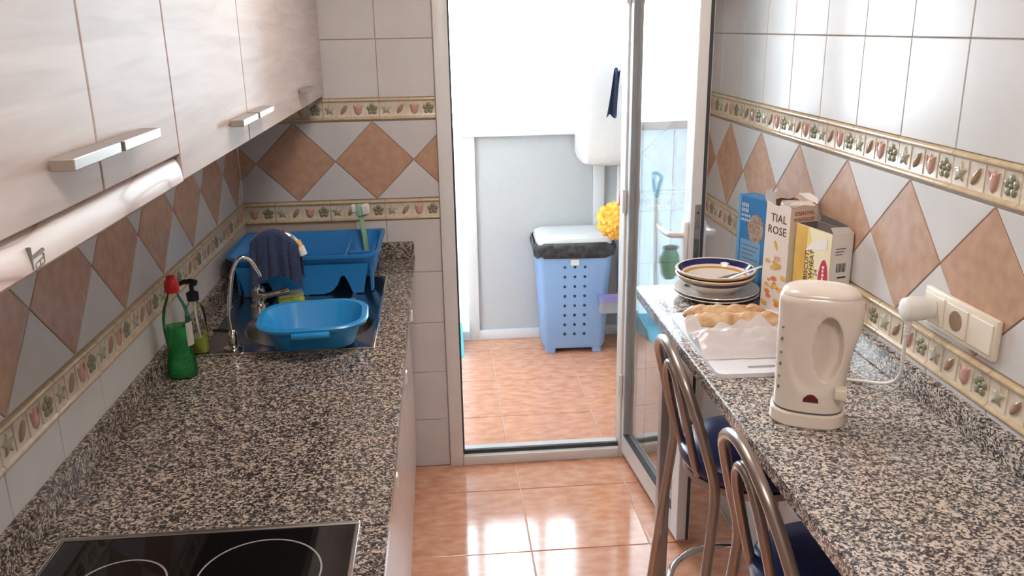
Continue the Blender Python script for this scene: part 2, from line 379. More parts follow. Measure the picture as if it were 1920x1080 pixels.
def border_tile(side, parent, s0, s1, z0, z1, a0, cutL=False, cutR=False):
    """moulded strip tile from s0 to s1; a0 is where the uncut tile would begin (motif phase)"""
    L = s1-s0; H = z1-z0; key = (round(L, 4), round(H, 4), round(s0-a0, 4))
    if key not in border_cache:
        bm = NB(); g = .001
        prof = [(-.0, .0045), (.0008, .0), (.003, -.0045), (.0065, -.006), (.0105, -.0045), (.0125, -.0005), (.0135, .0)]
        full = [(z, y, 1) for z, y in prof]+[(H-z, y, 1) for z, y in prof[::-1]]
        r0 = [(g, y, z) for z, y, _ in full]; r1 = [(L-g, y, z) for z, y, _ in full]
        va = [bm.verts.new(p) for p in r0]; vb = [bm.verts.new(p) for p in r1]
        for i in range(len(va)-1):
            f = bm.faces.new((va[i], vb[i], vb[i+1], va[i+1])); f.material_index = 0 if i == len(prof)-1 else 1
        bm.faces.new(va[::-1]); bm.faces.new(vb)
        for k in range(1, 4):      # raised dividers between the motifs
            x = a0-s0+.0515*k if False else (a0-s0)+(.2/4)*k
            if .004 < x < L-.004: box(bm, x-.0012, x+.0012, -.0018, .001, .015, H-.015, mi=0)
        border_cache[key] = mesh_of('border_tile', bm, [M['border'], M['rim']], 50)
    p = wall_pt(side, s0, z0); bt = link('border_tile', border_cache[key], parent, p, (0, 0, WALLROT[side]))
    for k, nm in enumerate(('star', 'leaf', 'tulip', 'flower')):
        x = a0-s0+.025+.05*k
        if .017 < x < L-.017: link(nm+'_motif', MOT[nm], bt, (x, .0004, H/2))
    return bt

# ================================================================== SETTING
ZD, ZT = 1.252, 2.45              # centre of the diamond course, ceiling
D = .2828; HD = D/2
ZB0, ZB1 = 1.030, 1.1075          # lower border
ZU0, ZU1 = 1.3975, 1.4755         # upper border
JX0, JX1 = .715, 1.432            # outer edges of the door frame
YB = -4.3                         # wall behind the camera
def struct(name, bm, mat, label): return tag(obj(name, bm, mat), label, name.split('_')[0], kind='structure')
g = .0045
wl = struct('wall_left', bx(-.14, -g, YB, 0, 0, ZT), M['grout'], 'tiled left wall behind the sink counter and wall cabinets')
wr = struct('wall_right', bx(W+g, W+.14, YB, 0, 0, ZT), M['grout'], 'tiled right wall behind the breakfast counter')
bm = NB(); box(bm, -.14, JX0, g, .12, 0, ZT); box(bm, JX1, W+.14, g, .12, 0, ZT); box(bm, JX0, JX1, g, .12, 2.08, ZT)
wf = struct('wall_far', bm, M['grout'], 'tiled far wall around the glazed door')
struct('wall_back', bx(-.14, W+.14, YB-.1, YB, 0, ZT), M['wall'], 'plain wall behind the camera')
struct('ceiling', bx(-.2, W+.2, YB-.1, .12, ZT, ZT+.1), M['ceil'], 'white kitchen ceiling')

# --- wall tiles
def diamonds(side, s_touch, lo, hi, parent):
    k0 = math.floor((lo-s_touch)/D)-1; k1 = math.ceil((hi-s_touch)/D)+1
    rect = (lo, hi, ZD-HD-.004, ZD+HD+.003)
    for k in range(k0, k1):
        a = s_touch+k*D; b = a+D; mid = (a+b)/2
        tile(side, parent, [(a, ZD), (mid, ZD-HD), (b, ZD), (mid, ZD+HD)], M['diamond'], 'diamond_tile', rect)
        tile(side, parent, [(mid, ZD+HD), (b, ZD), (b+HD, ZD+HD)], M['tile'], 'triangle_tile', rect)
        tile(side, parent, [(mid, ZD-HD), (b+HD, ZD-HD), (b, ZD)], M['tile'], 'triangle_tile', rect)
def course(side, s_joint, pitch, z0, z1, lo, hi, parent):
    k = math.floor((lo-s_joint)/pitch)
    while s_joint+k*pitch < hi:
        a = max(lo, s_joint+k*pitch); b = min(hi, s_joint+(k+1)*pitch); k += 1
        if b-a > .006: tile(side, parent, [(a, z0), (b, z0), (b, z1), (a, z1)], M['tile'], 'wall_tile')
def borders(side, s_joint, pitch, z0, z1, lo, hi, parent):
    k = math.floor((lo-s_joint)/pitch)
    while s_joint+k*pitch < hi:
        a = s_joint+k*pitch; k += 1
        if min(hi, a+pitch)-max(lo, a) > .01: border_tile(side, parent, max(lo, a), min(hi, a+pitch), z0, z1, a)
# far wall (s = x)
for lo, hi in ((0, JX0), (JX1+.02, W)):
    diamonds('far', .0609, lo, hi, wf)
    for z0, z1 in ((ZU0, ZU1), (ZB0, ZB1)): borders('far', .113, .2, z0, z1, lo, hi, wf)
    for z0, z1 in ((1.4755, 1.677), (1.677, 1.879), (1.879, 2.081), (2.081, 2.283), (2.283, ZT)): course('far', .113, .2, z0, z1, lo, hi, wf)
    for z0, z1 in ((.824, 1.03), (.618, .824), (.412, .618), (.206, .412), (0, .206)): course('far', .113, .2, z0, z1, max(lo, .4), hi, wf)
# left wall (s = y)
LY = -3.0
diamonds('left', -.2312, LY, 0, wl)
for z0, z1 in ((ZU0, ZU1), (ZB0, ZB1)): borders('left', -1.62, .2055, z0, z1, LY, 0, wl)
course('left', -1.62, .2055, .93, 1.03, LY, 0, wl)
# right wall (s = -y)
diamonds('right', .4566, 0, 2.9, wr)
for z0, z1 in ((ZU0, ZU1), (ZB0, ZB1)): borders('right', .788, .2, z0, z1, 0, 2.9, wr)
for z0, z1 in ((1.4755, 1.677), (1.677, 1.879), (1.879, 2.081), (2.081, 2.283), (2.283, ZT)): course('right', .788, .2, z0, z1, 0, 2.9, wr)
for z0, z1 in ((.824, 1.03), (.618, .824), (.412, .618), (.206, .412), (0, .206)): course('right', .788, .2, z0, z1, 0, 2.6, wr)

# --- floors
fl = struct('floor', bx(-.14, W+.14, YB-.1, 0.06, -.06, -.003), M['floor_grout'], 'glossy terracotta tiled kitchen floor')
UX0, UX1, UY0, UY1 = -.25, 1.735, .12, 1.45
fu = struct('floor_utility', bx(UX0-.1, UX1+.1, .06, UY1+.1, -.06, -.003), M['floor_grout'], 'terracotta tiled floor of the bright utility room')
fcache = {}
def floor_tiles(parent, xs, ys, lo, hi, cut=.0022):
    for i in range(len(xs)-1):
        for j in range(len(ys)-1):
            a, b = max(xs[i], lo[0]), min(xs[i+1], hi[0]); c, d = max(ys[j], lo[1]), min(ys[j+1], hi[1])
            if b-a < .01 or d-c < .01: continue
            k = (round(b-a, 4), round(d-c, 4))
            if k not in fcache:
                bm = NB(); w2, d2 = (b-a)/2-cut, (d-c)/2-cut
                rings(bm, [[(-w2,-d2,-.004),(w2,-d2,-.004),(w2,d2,-.004),(-w2,d2,-.004)], [(-w2,-d2,-.001),(w2,-d2,-.001),(w2,d2,-.001),(-w2,d2,-.001)],
                           [(-w2+.0015,-d2+.0015,0),(w2-.0015,-d2+.0015,0),(w2-.0015,d2-.0015,0),(-w2+.0015,d2-.0015,0)]], cap0=False)
                fcache[k] = mesh_of('floor_tile', bm, M['floor'], 20)
            link('floor_tile', fcache[k], parent, ((a+b)/2, (c+d)/2, 0))
floor_tiles(fl, [1.39+.41*k for k in range(-3, 2)], [-.222+.41*k for k in range(-9, 2)], (.35, -3.7), (W, .0))
floor_tiles(fu, [.957+.417*k for k in range(-3, 3)], [.428+.417*k for k in range(-1, 4)], (UX0, .06), (UX1, UY1))

# --- utility room shell
struct('wall_utility_right', bx(UX1, UX1+.1, .12, UY1+.1, 0, ZT), M['wall'], 'white right wall of the utility room')
struct('wall_utility_left', bx(UX0-.1, UX0, .12, UY1+.1, 0, ZT), M['wall'], 'white left wall of the utility room')
struct('ceiling_utility', bx(UX0-.1, UX1+.1, .12, UY1+.1, ZT, ZT+.1), M['ceil'], 'white utility room ceiling')
wn = thing('window_1', 'white framed utility room window above grey lower panels', 'window', (0, UY1, 0), kind='structure')
ZS = 1.155
POSTS = [UX0, .845, 1.225, 1.55, UX1-.04]
bm = NB()
box(bm, UX0, UX1, -.02, .05, 0, .055, .004); obj('bottom_rail', bm, M['uwhite'], wn)
obj('window_sill', bx(UX0, UX1, -.05, .05, ZS, ZS+.045, .004), M['uwhite'], wn)
obj('top_rail', bx(UX0, UX1, -.02, .05, ZT-.06, ZT, .004), M['uwhite'], wn)
for i, x in enumerate(POSTS):
    wd = .06
    low = i != 2
    obj('post', bx(x, x+wd if i < 4 else UX1, -.021, .051, 0 if low else ZS+.045, ZT-.06, .004), M['uwhite'], wn)
LOW = [0, 1, 3, 4]
for a, b in zip(LOW[:-1], LOW[1:]):
    obj('frosted_pane' if a == 0 else 'lower_panel', bx(POSTS[a]+.06, POSTS[b], .004, .012 if a == 0 else .03, .055, ZS, .003), M['frost' if a == 0 else 'panel'], wn)
for a, b in zip(POSTS[:-1], POSTS[1:]):
    obj('window_pane', bx(a+.06, b, .012, .018, ZS+.045, ZT-.06), M['winglass'], wn)

# --- door frame and open leaf
df = thing('trim_1', 'white aluminium frame of the glazed door', 'door frame', (0, 0, 0), kind='structure')
FT = .052
for nm, a in (('jamb', (JX0, JX0+FT)), ('jamb', (JX1-.024, JX1))):
    obj(nm, bx(a[0], a[1], -.016, .07, 0, 2.08, .004), M['alu'], df)
obj('gasket', bx(JX0+FT, JX0+FT+.007, .0, .03, .05, 2.03), M['rubber'], df)
obj('head', bx(JX0, JX1, -.016, .07, 2.03, 2.08, .004), M['alu'], df)
obj('threshold', bx(JX0+FT, JX1-.024, -.016, .07, 0, .042, .004), M['alu'], df)
obj('threshold_lip', bx(JX0+FT, JX1-.024, .02, .06, .042, .056, .003), M['alu'], df)
obj('gasket', bx(JX0+FT+.004, JX1-.026, .006, .02, .042, .058), M['rubber'], df)

HX, HY, FX, FY = 1.416, -.022, 1.470, -.668
ang = math.atan2(FX-HX, -(FY-HY))      # leaf swings about the hinge
LW = math.hypot(FX-HX, FY-HY)
# leaf local axes: +X from hinge to free edge, +Y away from the aisle (thickness), z up
dl = thing('door_1', 'open glazed door leaf with white aluminium frame and lever handle', 'door', (HX, HY, .03), kind='structure')
dl.rotation_euler = (0, 0, math.atan2(FY-HY, FX-HX))
TH = .046; HT = 1.99; ST = .062
obj('stile', bx(0, .022, 0, TH, 0, HT, .003), M['alu'], dl)
obj('stile', bx(LW-ST, LW, 0, TH, 0, HT, .003), M['alu'], dl)
obj('rail', bx(.022, LW-ST, 0, TH, 0, .085, .003), M['alu'], dl)
obj('rail', bx(.022, LW-ST, 0, TH, HT-.08, HT, .003), M['alu'], dl)
obj('glass_pane', bx(.02, LW-ST+.004, .017, .023, .08, HT-.075), M['glass'], dl)
obj('gasket', bx(.022, .036, -.001, .017, .085, HT-.08), M['seal'], dl)
obj('gasket', bx(.022, LW-ST, -.001, .017, .085, .093), M['rubber'], dl)
obj('edge_seal', bx(LW-.002, LW+.002, TH-.014, TH-.004, 0, HT), M['rubber'], dl)
obj('lock_face', bx(LW-.001, LW+.0018, .012, .030, .93, 1.16, .001), M['steel'], dl)
lk = obj('latch', bx(LW, LW+.008, .015, .027, 1.055, 1.085, .002), M['brushed'], dl)
for zz in (.95, 1.135): obj('screw', lathe(NB(), [(.004, 0), (.004, .0012), (.001, .0014)], 10), M['rubber'], dl, (LW+.0014, .021, zz), (0, pi/2, 0))
zh = 1.06
for sgn, y0 in ((-1, 0), (1, TH)):
    nm = obj('handle_plate', bx(LW-.052, LW-.012, min(y0, y0+sgn*.012), max(y0, y0+sgn*.012), zh-.075, zh+.045, .005), M['white'], dl)
    pts = spline([(LW-.032, y0+sgn*.010, zh), (LW-.032, y0+sgn*.036, zh+.002), (LW-.045, y0+sgn*.047, zh+.001), (LW-.09, y0+sgn*.048, zh-.002), (LW-.128, y0+sgn*.050, zh+.004), (LW-.142, y0+sgn*.050, zh+.012)], 6)
    obj('lever_handle', tube(NB(), pts, .0105, 10, flat=.8), M['white'], dl)
for zz in (.25, 1.0, 1.75):
    obj('hinge', lathe(NB(), [(.008, zz), (.009, zz+.005), (.009, zz+.085), (.008, zz+.09)], 12, -.004, -.008), M['alu'], dl)

# two unseen round ceiling lamps, added to brighten the kitchen
for wt_, yy, lab in ((FILL_W[0], -1.15, 'added unseen round fill lamp over the sink end of the kitchen'), (FILL_W[1], -3.0, 'added unseen round fill lamp over the hob end of the kitchen')):
    cl = thing('added_fill_lamp', lab, 'lamp', (.85, yy, ZT), group='added ceiling fill lamps')
    obj('fill_lamp_base', lathe(NB(), [(.28, 0), (.28, -.03), (.26, -.04)], 40), M['white'], cl)
    obj('fill_lamp_shade', lathe(NB(), [(.26, -.035), (.26, -.05), (.23, -.075), (.14, -.092), (.02, -.098)], 40), M['fill_lampglass'], cl)
    ld = bpy.data.lights.new('fill_light', 'AREA'); ld.shape = 'DISK'; ld.size = .5; ld.energy = wt_; ld.color = (1, .92, .86)
    lo = bpy.data.objects.new('fill_light', ld); C.objects.link(lo); lo.location = (0, 0, -.105); lo.parent = cl

# ================================================================== LEFT SIDE
ZC = .885                      # left worktop height
CX = .612
# base cabinets
cabs = [(-.02, -.60, 'farthest lower cabinet under the dish rack'), (-.60, -1.20, 'lower cabinet under the sink basin end'), (-1.20, -1.80, 'lower cabinet between sink and hob'), (-1.80, -2.40, 'lower cabinet beneath the ceramic hob'), (-2.40, -3.0, 'nearest lower cabinet past the hob')]
for i, (a, b, lab) in enumerate(cabs):
    t = thing('base_cabinet', 'pale '+lab, 'cabinet', (0, (a+b)/2, 0), group='base cabinets under the sink worktop')
    h = (a-b)/2
    obj('body', bx(.004, .562, -h, h, .09, ZC-.032 if i > 1 else .70), M['lowcab'], t)
    obj('plinth', bx(.06, .574, -h, h, 0, .09), M['lowcab'], t)
    d = obj('door', bx(.562, .582, -h+.0015, h-.0015, .092, ZC-.036, .002), M['lowcab'], t)
    yy = {1: -.10, 0: -.18}.get(i, -.05)
    hd = NB(); box(hd, .582, .6135, yy-.012, yy+.012, .80, .835, .003)
    obj('handle', hd, M['white'], d)
# worktop: two granite slabs meeting beside the hob, with backsplash strips
wt = thing('worktop', 'speckled granite worktop around the sink', 'worktop', (0, 0, ZC), group='granite worktop slabs')
SX0, SX1, SY0, SY1 = .062, .527, -.958, -.262
bm = NB(); T0 = -.03
hx0, hx1, hy0, hy1 = SX0+.02, SX1-.02, SY0+.02, SY1-.02
xs = [0.0, hx0, hx1, CX]; ys = [-1.812, hy0, hy1, 0.0]
vt = {}; 
for z in (T0, 0):
    for i, x in enumerate(xs):
        for j, y in enumerate(ys): vt[i, j, z] = bm.verts.new((x, y, z))
for i in range(3):
    for j in range(3):
        if i == 1 and j == 1: continue
        bm.faces.new([vt[i, j, 0], vt[i+1, j, 0], vt[i+1, j+1, 0], vt[i, j+1, 0]]); bm.faces.new([vt[i, j, T0], vt[i, j+1, T0], vt[i+1, j+1, T0], vt[i+1, j, T0]])
for i in range(3):
    for j in (0, 3): bm.faces.new([vt[i, j, 0], vt[i+1, j, 0], vt[i+1, j, T0], vt[i, j, T0]])
    for j in (0, 3): bm.faces.new([vt[j, i, 0], vt[j, i+1, 0], vt[j, i+1, T0], vt[j, i, T0]])
for a, b in (((1, 1), (2, 1)), ((2, 1), (2, 2)), ((2, 2), (1, 2)), ((1, 2), (1, 1))):
    bm.faces.new([vt[a[0], a[1], 0], vt[b[0], b[1], 0], vt[b[0], b[1], T0], vt[a[0], a[1], T0]])
bmesh.ops.recalc_face_normals(bm, faces=bm.faces)
es = [e for e in bm.edges if all(abs(v.co.x-CX) < 1e-5 and abs(v.co.z) < 1e-5 for v in e.verts)]
bmesh.ops.bevel(bm, geom=es, offset=.003, segments=2, affect='EDGES')
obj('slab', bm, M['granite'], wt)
obj('backsplash', bx(0, .02, -1.812, 0, .0, .062, .0025), M['granite'], wt)
obj('backsplash', bx(.02, CX, -.02, 0, .0, .062, .0025), M['granite'], wt)
w2 = thing('worktop', 'speckled granite worktop slab under the black hob', 'worktop', (0, 0, ZC), group='granite worktop slabs')
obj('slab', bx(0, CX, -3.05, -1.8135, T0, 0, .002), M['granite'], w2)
obj('backsplash', bx(0, .02, -3.05, -1.8135, 0, .062, .0025), M['granite'], w2)

# hob
hb = thing('ceramic_hob', 'black glass ceramic hob with grey cooking rings and steel edge', 'hob', (.311, -2.06, ZC))
obj('glass_plate', bx(-.244, .244, -.25, .244, .001, .006, .001), M['hob'], hb)
for nm, a in (('edge_trim', (-.252, .252, .243, .253)), ('edge_trim', (-.252, .252, -.26, -.25))): obj(nm, bx(a[0], a[1], a[2], a[3], 0, .0085, .002), M['brushed'], hb)
for x in (-.252, .244): obj('edge_trim', bx(x, x+.008 if x < 0 else x+.009, -.25, .243, 0, .0085, .002), M['chrome'], hb)
for cx, cy, r_ in ((-.108, .105, .073), (.105, .115, .098), (-.115, -.12, .098), (.105, -.12, .073)):
    bm = NB(); lathe(bm, [(r_-.003, .006), (r_-.003, .0064), (r_, .0064), (r_, .006)], 56, cx, cy, False, False); obj('cooking_ring', bm, M['hobring'], hb)

# sink
sk = thing('kitchen_sink', 'stainless steel sink with round bowl and drainer set in the granite', 'sink', (0, 0, ZC))
bm = NB(); BX, BY, BR = .325, -.735, .178; n = 64
rect = []
for k in range(n):
    a = 2*pi*k/n; dx, dy = cos(a), sin(a); ts = []
    if dx > 1e-9: ts.append((SX1-BX)/dx)
    if dx < -1e-9: ts.append((SX0-BX)/dx)
    if dy > 1e-9: ts.append((SY1-BY)/dy)
    if dy < -1e-9: ts.append((SY0-BY)/dy)
    s = min(ts); rect.append((BX+dx*s, BY+dy*s))
for c in ((SX0, SY0), (SX1, SY0), (SX0, SY1), (SX1, SY1)):
    k = min(range(n), key=lambda q: (rect[q][0]-c[0])**2+(rect[q][1]-c[1])**2); rect[k] = c
circ = lambda r_, z: [(BX+r_*cos(2*pi*k/n), BY+r_*sin(2*pi*k/n), z) for k in range(n)]
rings(bm, [[(x, y, .0) for x, y in rect], [(x, y, .004) for x, y in rect], [(BX+(x-BX)*.985, BY+(y-BY)*.985, .0025) for x, y in rect], circ(BR+.008, .0025), circ(BR, -.003)], cap0=False, cap1=False)
obj('deck', bm, M['steel'], sk, angle=30)
bm = NB(); lathe(bm, [(BR, -.003), (BR-.004, -.02), (BR-.012, -.11), (BR-.04, -.145), (.05, -.152), (.03, -.156)], n, BX, BY, False, True); obj('bowl', bm, M['steel'], sk)
for k in range(5): obj('drainer_rib', bx(.12+.075*k, .135+.075*k, -.50, -.29, .002, .0055, .0015), M['steel'], sk)
for nm, x0, x1, y0, y1 in (('rim', SX1-.008, SX1, SY0, SY1), ('rim', SX0, SX1-.008, SY0, SY0+.007)):
    obj(nm, bx(x0, x1, y0, y1, .003, .0062, .0012), M['chrome'], sk)

# filter tap
ft = thing('filter_tap', 'thin chrome gooseneck tap with black lever at the sink corner', 'tap', (.145, -.905, ZC+.003))
obj('base_ring', lathe(NB(), [(.026, 0), (.026, .004), (.016, .007)], 24), M['chrome'], ft)
obj('body', lathe(NB(), [(.013, .005), (.014, .03), (.012, .046), (.006, .052)], 20), M['chrome'], ft)
obj('lever', tube(NB(), [(-.008, 0, .048), (-.03, .0, .052), (-.05, .004, .05)], .0045, 8), M['black'], ft)
pts = spline([(0, 0, .045), (-.002, .002, .10), (.008, .008, .17), (.018, .016, .215), (.036, .024, .244), (.058, .034, .236), (.072, .044, .205), (.078, .05, .185)], 8)
obj('spout', tube(NB(), pts, .0058, 12), M['chrome'], ft)

# main mixer tap under the cloth
mx_ = thing('mixer_tap', 'tall chrome mixer tap with white nozzle beneath the blue cloth', 'tap', (.142, -.54, ZC+.003))
obj('base_ring', lathe(NB(), [(.028, 0), (.028, .006), (.022, .01)], 24), M['chrome'], mx_)
obj('body', lathe(NB(), [(.021, .006), (.022, .05), (.02, .06)], 24), M['chrome'], mx_)
obj('lever', tube(NB(), spline([(.0, -.01, .045), (.03, -.02, .04), (.075, -.025, .052), (.1, -.026, .06)], 5), lambda t: .012-.005*t, 10), M['chrome'], mx_)
pts = spline([(0, 0, .05), (0, 0, .12), (.002, 0, .18), (.025, 0, .222), (.07, 0, .232), (.11, 0, .222), (.135, 0, .196)], 8)
obj('spout', tube(NB(), pts, .0095, 12), M['chrome'], mx_)
obj('collar', tube(NB(), [(.132, 0, .203), (.141, 0, .182)], .0125, 12), M['orange'], mx_)
obj('nozzle', tube(NB(), [(.140, 0, .186), (.149, 0, .160)], .0135, 14), M['white'], mx_)
# cloth draped over the spout
def cloth_bm():
    bm = NB(); nx, ny = 26, 44; vs = []
    for i in range(nx):
        u = i/(nx-1); row = []
        x = .137+.145*u
        top = .885+.003+.246-.05*abs(u-.45)**2*4*.8
        for j in range(ny):
            v = j/(ny-1)*2-1           # -1 front hem, +1 back hem
            L = (.160+.005*sin(u*7)-.012*u) if v < 0 else .13
            s = abs(v)*L
            fold = .012*sin(u*15+1.0)*min(1, s/.08)+.004*sin(u*33)*min(1, s/.06)
            if s < .03: yy = .022*sin(s/.03*pi/2); zz = top-.018*(1-cos(s/.03*pi/2))
            else: yy = .022+.004*(s-.03)/.1; zz = top-.018-(s-.03)
            sg = -1 if v < 0 else 1
            row.append(bm.verts.new((x+.012*(u-.5)*s*5, -.54+sg*yy-abs(fold)*(1 if sg < 0 else -1), zz)))
        vs.append(row)
    for i in range(nx-1):
        for j in range(ny-1): bm.faces.new((vs[i][j], vs[i+1][j], vs[i+1][j+1], vs[i][j+1]))
    bmesh.ops.recalc_face_normals(bm, faces=bm.faces)
    bmesh.ops.solidify(bm, geom=bm.faces[:], thickness=.0025)
    return bm
tag(obj('dish_cloth', cloth_bm(), M['cloth'], angle=80), 'navy blue cloth draped over the tall sink tap', 'cloth')
sp_ = thing('sponge', 'lime green sponge lying by the mixer tap', 'sponge', (.235, -.515, ZC+.006), .3)
obj('foam', bx(-.04, .04, -.03, .03, 0, .022, .005), M['sponge'], sp_); obj('scourer', bx(-.04, .04, -.03, .03, .022, .03, .003), M['mgreen'], sp_)

# dish rack
dr = thing('dish_rack', 'large blue plastic dish drainer with cutlery compartment on the sink drainer', 'dish rack', (.272, -.275, ZC+.006))
wx, wy = .478, .36; hb0, hr = .045, .118
def wav(r_, amp):
    return [(x, y, z+amp*max(0, -(x+.05)*4)*(.0)+amp*abs(x/.22)**2) for x, y, z in r_]
bm = NB()
R_ = [rr(wx-.075, wy-.09, .03, hb0, cx=.01), rr(wx-.05, wy-.07, .035, hb0+.004, cx=.008), wav(rr(wx-.012, wy-.012, .04, hr-.012), .012), wav(rr(wx+.012, wy+.012, .05, hr-.010), .014), wav(rr(wx+.012, wy+.012, .05, hr), .014),
      wav(rr(wx-.016, wy-.016, .04, hr), .012), rr(wx-.058, wy-.078, .032, hb0+.008, cx=.008), rr(wx-.085, wy-.1, .025, hb0+.006, cx=.01)]
obj('tray', rings(bm, R_), M['blueplast'], dr)
# front skirt with arches between the feet
sk_poly = [(-.215, hr-.02), (-.19, .0), (-.165, 0), (-.155, .02), (-.135, .045), (-.115, .045), (-.10, .012), (-.085, 0), (.06, 0), (.085, .008), (.105, .03), (.118, .06), (.128, .062), (.142, .03), (.152, 0), (.187, 0), (.205, hr-.02)]
for y in (-wy/2+.004, wy/2-.012):
    obj('skirt', prism(NB(), sk_poly, y, y+.008), M['blueplast'], dr)
for x in (-wx/2+.022, wx/2-.03):
    obj('skirt', prism(NB(), [(-.16, hr-.02), (-.155, 0), (-.12, 0), (-.09, .05), (.09, .05), (.12, 0), (.155, 0), (.16, hr-.02)], x, x+.008, 'x'), M['blueplast'], dr)
obj('divider', bx(.125, .133, -wy/2+.016, wy/2-.03, hb0+.006, hr-.004, .002), M['blueplast'], dr)
obj('divider', bx(.133, .205, -.06, -.053, hb0+.006, hr-.008, .002), M['blueplast'], dr)
for k in range(7): obj('plate_rib', bx(-.18+.042*k, -.173+.042*k, -.12, .12, hb0+.007, hb0+.02, .002), M['blueplast'], dr)
# washing-up brush standing in the compartment
br = thing('washing_up_brush', 'pale green washing-up brush standing in the dish rack', 'brush', (.448, -.14, ZC+.06), rot=(0, R(-4), 0))
obj('handle', tube(NB(), [(0, 0, 0), (.0, 0, .06), (-.004, 0, .16)], lambda t: .011, 10, flat=.55), M['brushgreen'], br)
obj('head', bx(-.018, .004, -.014, .012, .135, .178, .006), M['brushgreen'], br)
bm = NB(); box(bm, .002, .030, -.016, .016, .138, .176, .006, 3); obj('bristles', bm, M['bristle'], br)
bm = NB(); box(bm, -.034, -.016, -.014, .014, .15, .178, .006, 3); obj('bristles', bm, M['bristle'], br)

# basin
bs = thing('washing_up_bowl', 'light blue plastic washing-up bowl resting over the sink', 'bowl', (.362, -.885, ZC+.0065), R(4))
bm = NB(); H = .078
obj('shell', rings(bm, [rr(.20, .15, .045, 0), rr(.212, .162, .05, .004), rr(.262, .225, .075, H-.012), rr(.292, .255, .09, H-.012), rr(.298, .26, .09, H-.004), rr(.29, .252, .088, H), rr(.262, .226, .078, H-.001), rr(.20, .155, .05, .012), rr(.16, .12, .04, .008)]), M['basin'], bs)
obj('grip', bx(-.05, .05, -.146, -.124, H-.022, H-.008, .005), M['basin'], bs)
obj('grip', bx(-.05, .05, .124, .142, H-.022, H-.008, .005), M['basin'], bs)

# bottles
gb = thing('dish_soap_bottle', 'clear bottle of green dish soap with red cap by the backsplash', 'bottle', (.062, -1.085, ZC), R(10))
def oval(a, b, z, n=28): return [(a*cos(2*pi*k/n), b*sin(2*pi*k/n), z) for k in range(n)]
prof = [(.030, 0), (.034, .004), (.036, .02), (.034, .045), (.029, .065), (.030, .09), (.033, .12), (.033, .15), (.028, .18), (.018, .205), (.013, .215), (.013, .225)]
obj('bottle', rings(NB(), [oval(r_, r_*.8, z) for r_, z in prof], cap1=False), M['bottle'], gb)
lq = [(r_-.0015, max(z, .002)) for r_, z in prof if z <= .12]+[(.032, .135)]
obj('liquid', rings(NB(), [oval(r_, r_*.8, z) for r_, z in lq]), M['greenliq'], gb)
cp = obj('cap', lathe(NB(), [(.0165, .222), (.0175, .226), (.0175, .243), (.0145, .252), (.011, .255), (.0105, .262), (.007, .264)], 24), M['red'], gb)
bm = NB(); rings(bm, [[(.0345*cos(a), .0285*sin(a), z) for a in [R(-50)+R(55)*k/8 for k in range(9)]] for z in (.085, .145)], closed=False); bmesh.ops.solidify(bm, geom=bm.faces[:], thickness=.0006)
obj('paper_label', bm, M['boxwhite'], gb)
pb = thing('hand_soap_bottle', 'clear pump bottle with black pump and lime soap remains', 'bottle', (.060, -.925, ZC+.004), R(-25))
prof = [(.026, 0), (.029, .003), (.030, .03), (.030, .10), (.026, .125), (.013, .142), (.012, .15)]
obj('bottle', rings(NB(), [oval(r_, r_*.72, z) for r_, z in prof], cap1=False), M['bottle'], pb)
obj('liquid', rings(NB(), [oval(r_-.0015, (r_-.0015)*.72, z) for r_, z in ((.026, .002), (.029, .004), (.030, .03), (.030, .042))]), M['limeliq'], pb)
obj('dip_tube', tube(NB(), [(0, 0, .15), (.004, 0, .08), (.012, 0, .01)], .0028, 8), M['bristle'], pb)
obj('pump_collar', lathe(NB(), [(.0155, .146), (.016, .166), (.010, .17), (.006, .172), (.006, .19)], 20), M['black'], pb)
obj('pump_head', tube(NB(), [(.014, 0, .194), (0, 0, .197), (-.02, -.004, .195), (-.036, -.008, .187)], lambda t: .0095-.004*t, 10), M['black'], pb)

# ------------------------------------------------------------------ wall cabinets
XF = .322; ZB = 1.488
def handle(parent, y0, y1, z):
    h = obj('handle', bx(XF+.004, XF+.030, y0, y1, z-.0065, z+.0065, .0012), M['brushed'], parent)
def wall_cabinet(lab, y0, y1, zb, doors):
    t = thing('wall_cabinet', lab, 'cabinet', (0, 0, 0), group='limed oak wall cabinets over the sink counter')
    obj('carcass', bx(.002, XF-.02, y0+.001, y1-.001, zb+.002, 2.2), M['cab_side'], t)
    for a, b, h0, h1, hz in doors:
        d = obj('door', bx(XF-.019, XF, a+.0022, b-.0022, zb, 2.198, .0012), M['cab'], t)
        handle(d, h0, h1, hz)
    return t
YA = [-2.36, -2.068, -1.752, -1.248, -.735, -.006]
wall_cabinet('pale oak two-door wall cabinet above the cooker hood', YA[0], YA[2], 1.530, [(YA[0], YA[1], -2.212, -2.075, 1.582), (YA[1], YA[2], -2.062, -1.925, 1.582)])
wall_cabinet('pale oak two-door wall cabinet in the middle beside the hood', YA[2], YA[4], ZB, [(YA[2], YA[3], -1.425, -1.285, 1.541), (YA[3], YA[4], -1.265, -1.105, 1.541)])
wall_cabinet('pale oak single-door wall cabinet in the far corner', YA[4], YA[5], ZB, [(YA[4], YA[5], -.56, -.41, 1.541)])
wall_cabinet('nearest pale oak wall cabinet at the left picture edge', -2.96, YA[0], ZB, [(-2.96, YA[0], -2.56, -2.41, 1.541)])
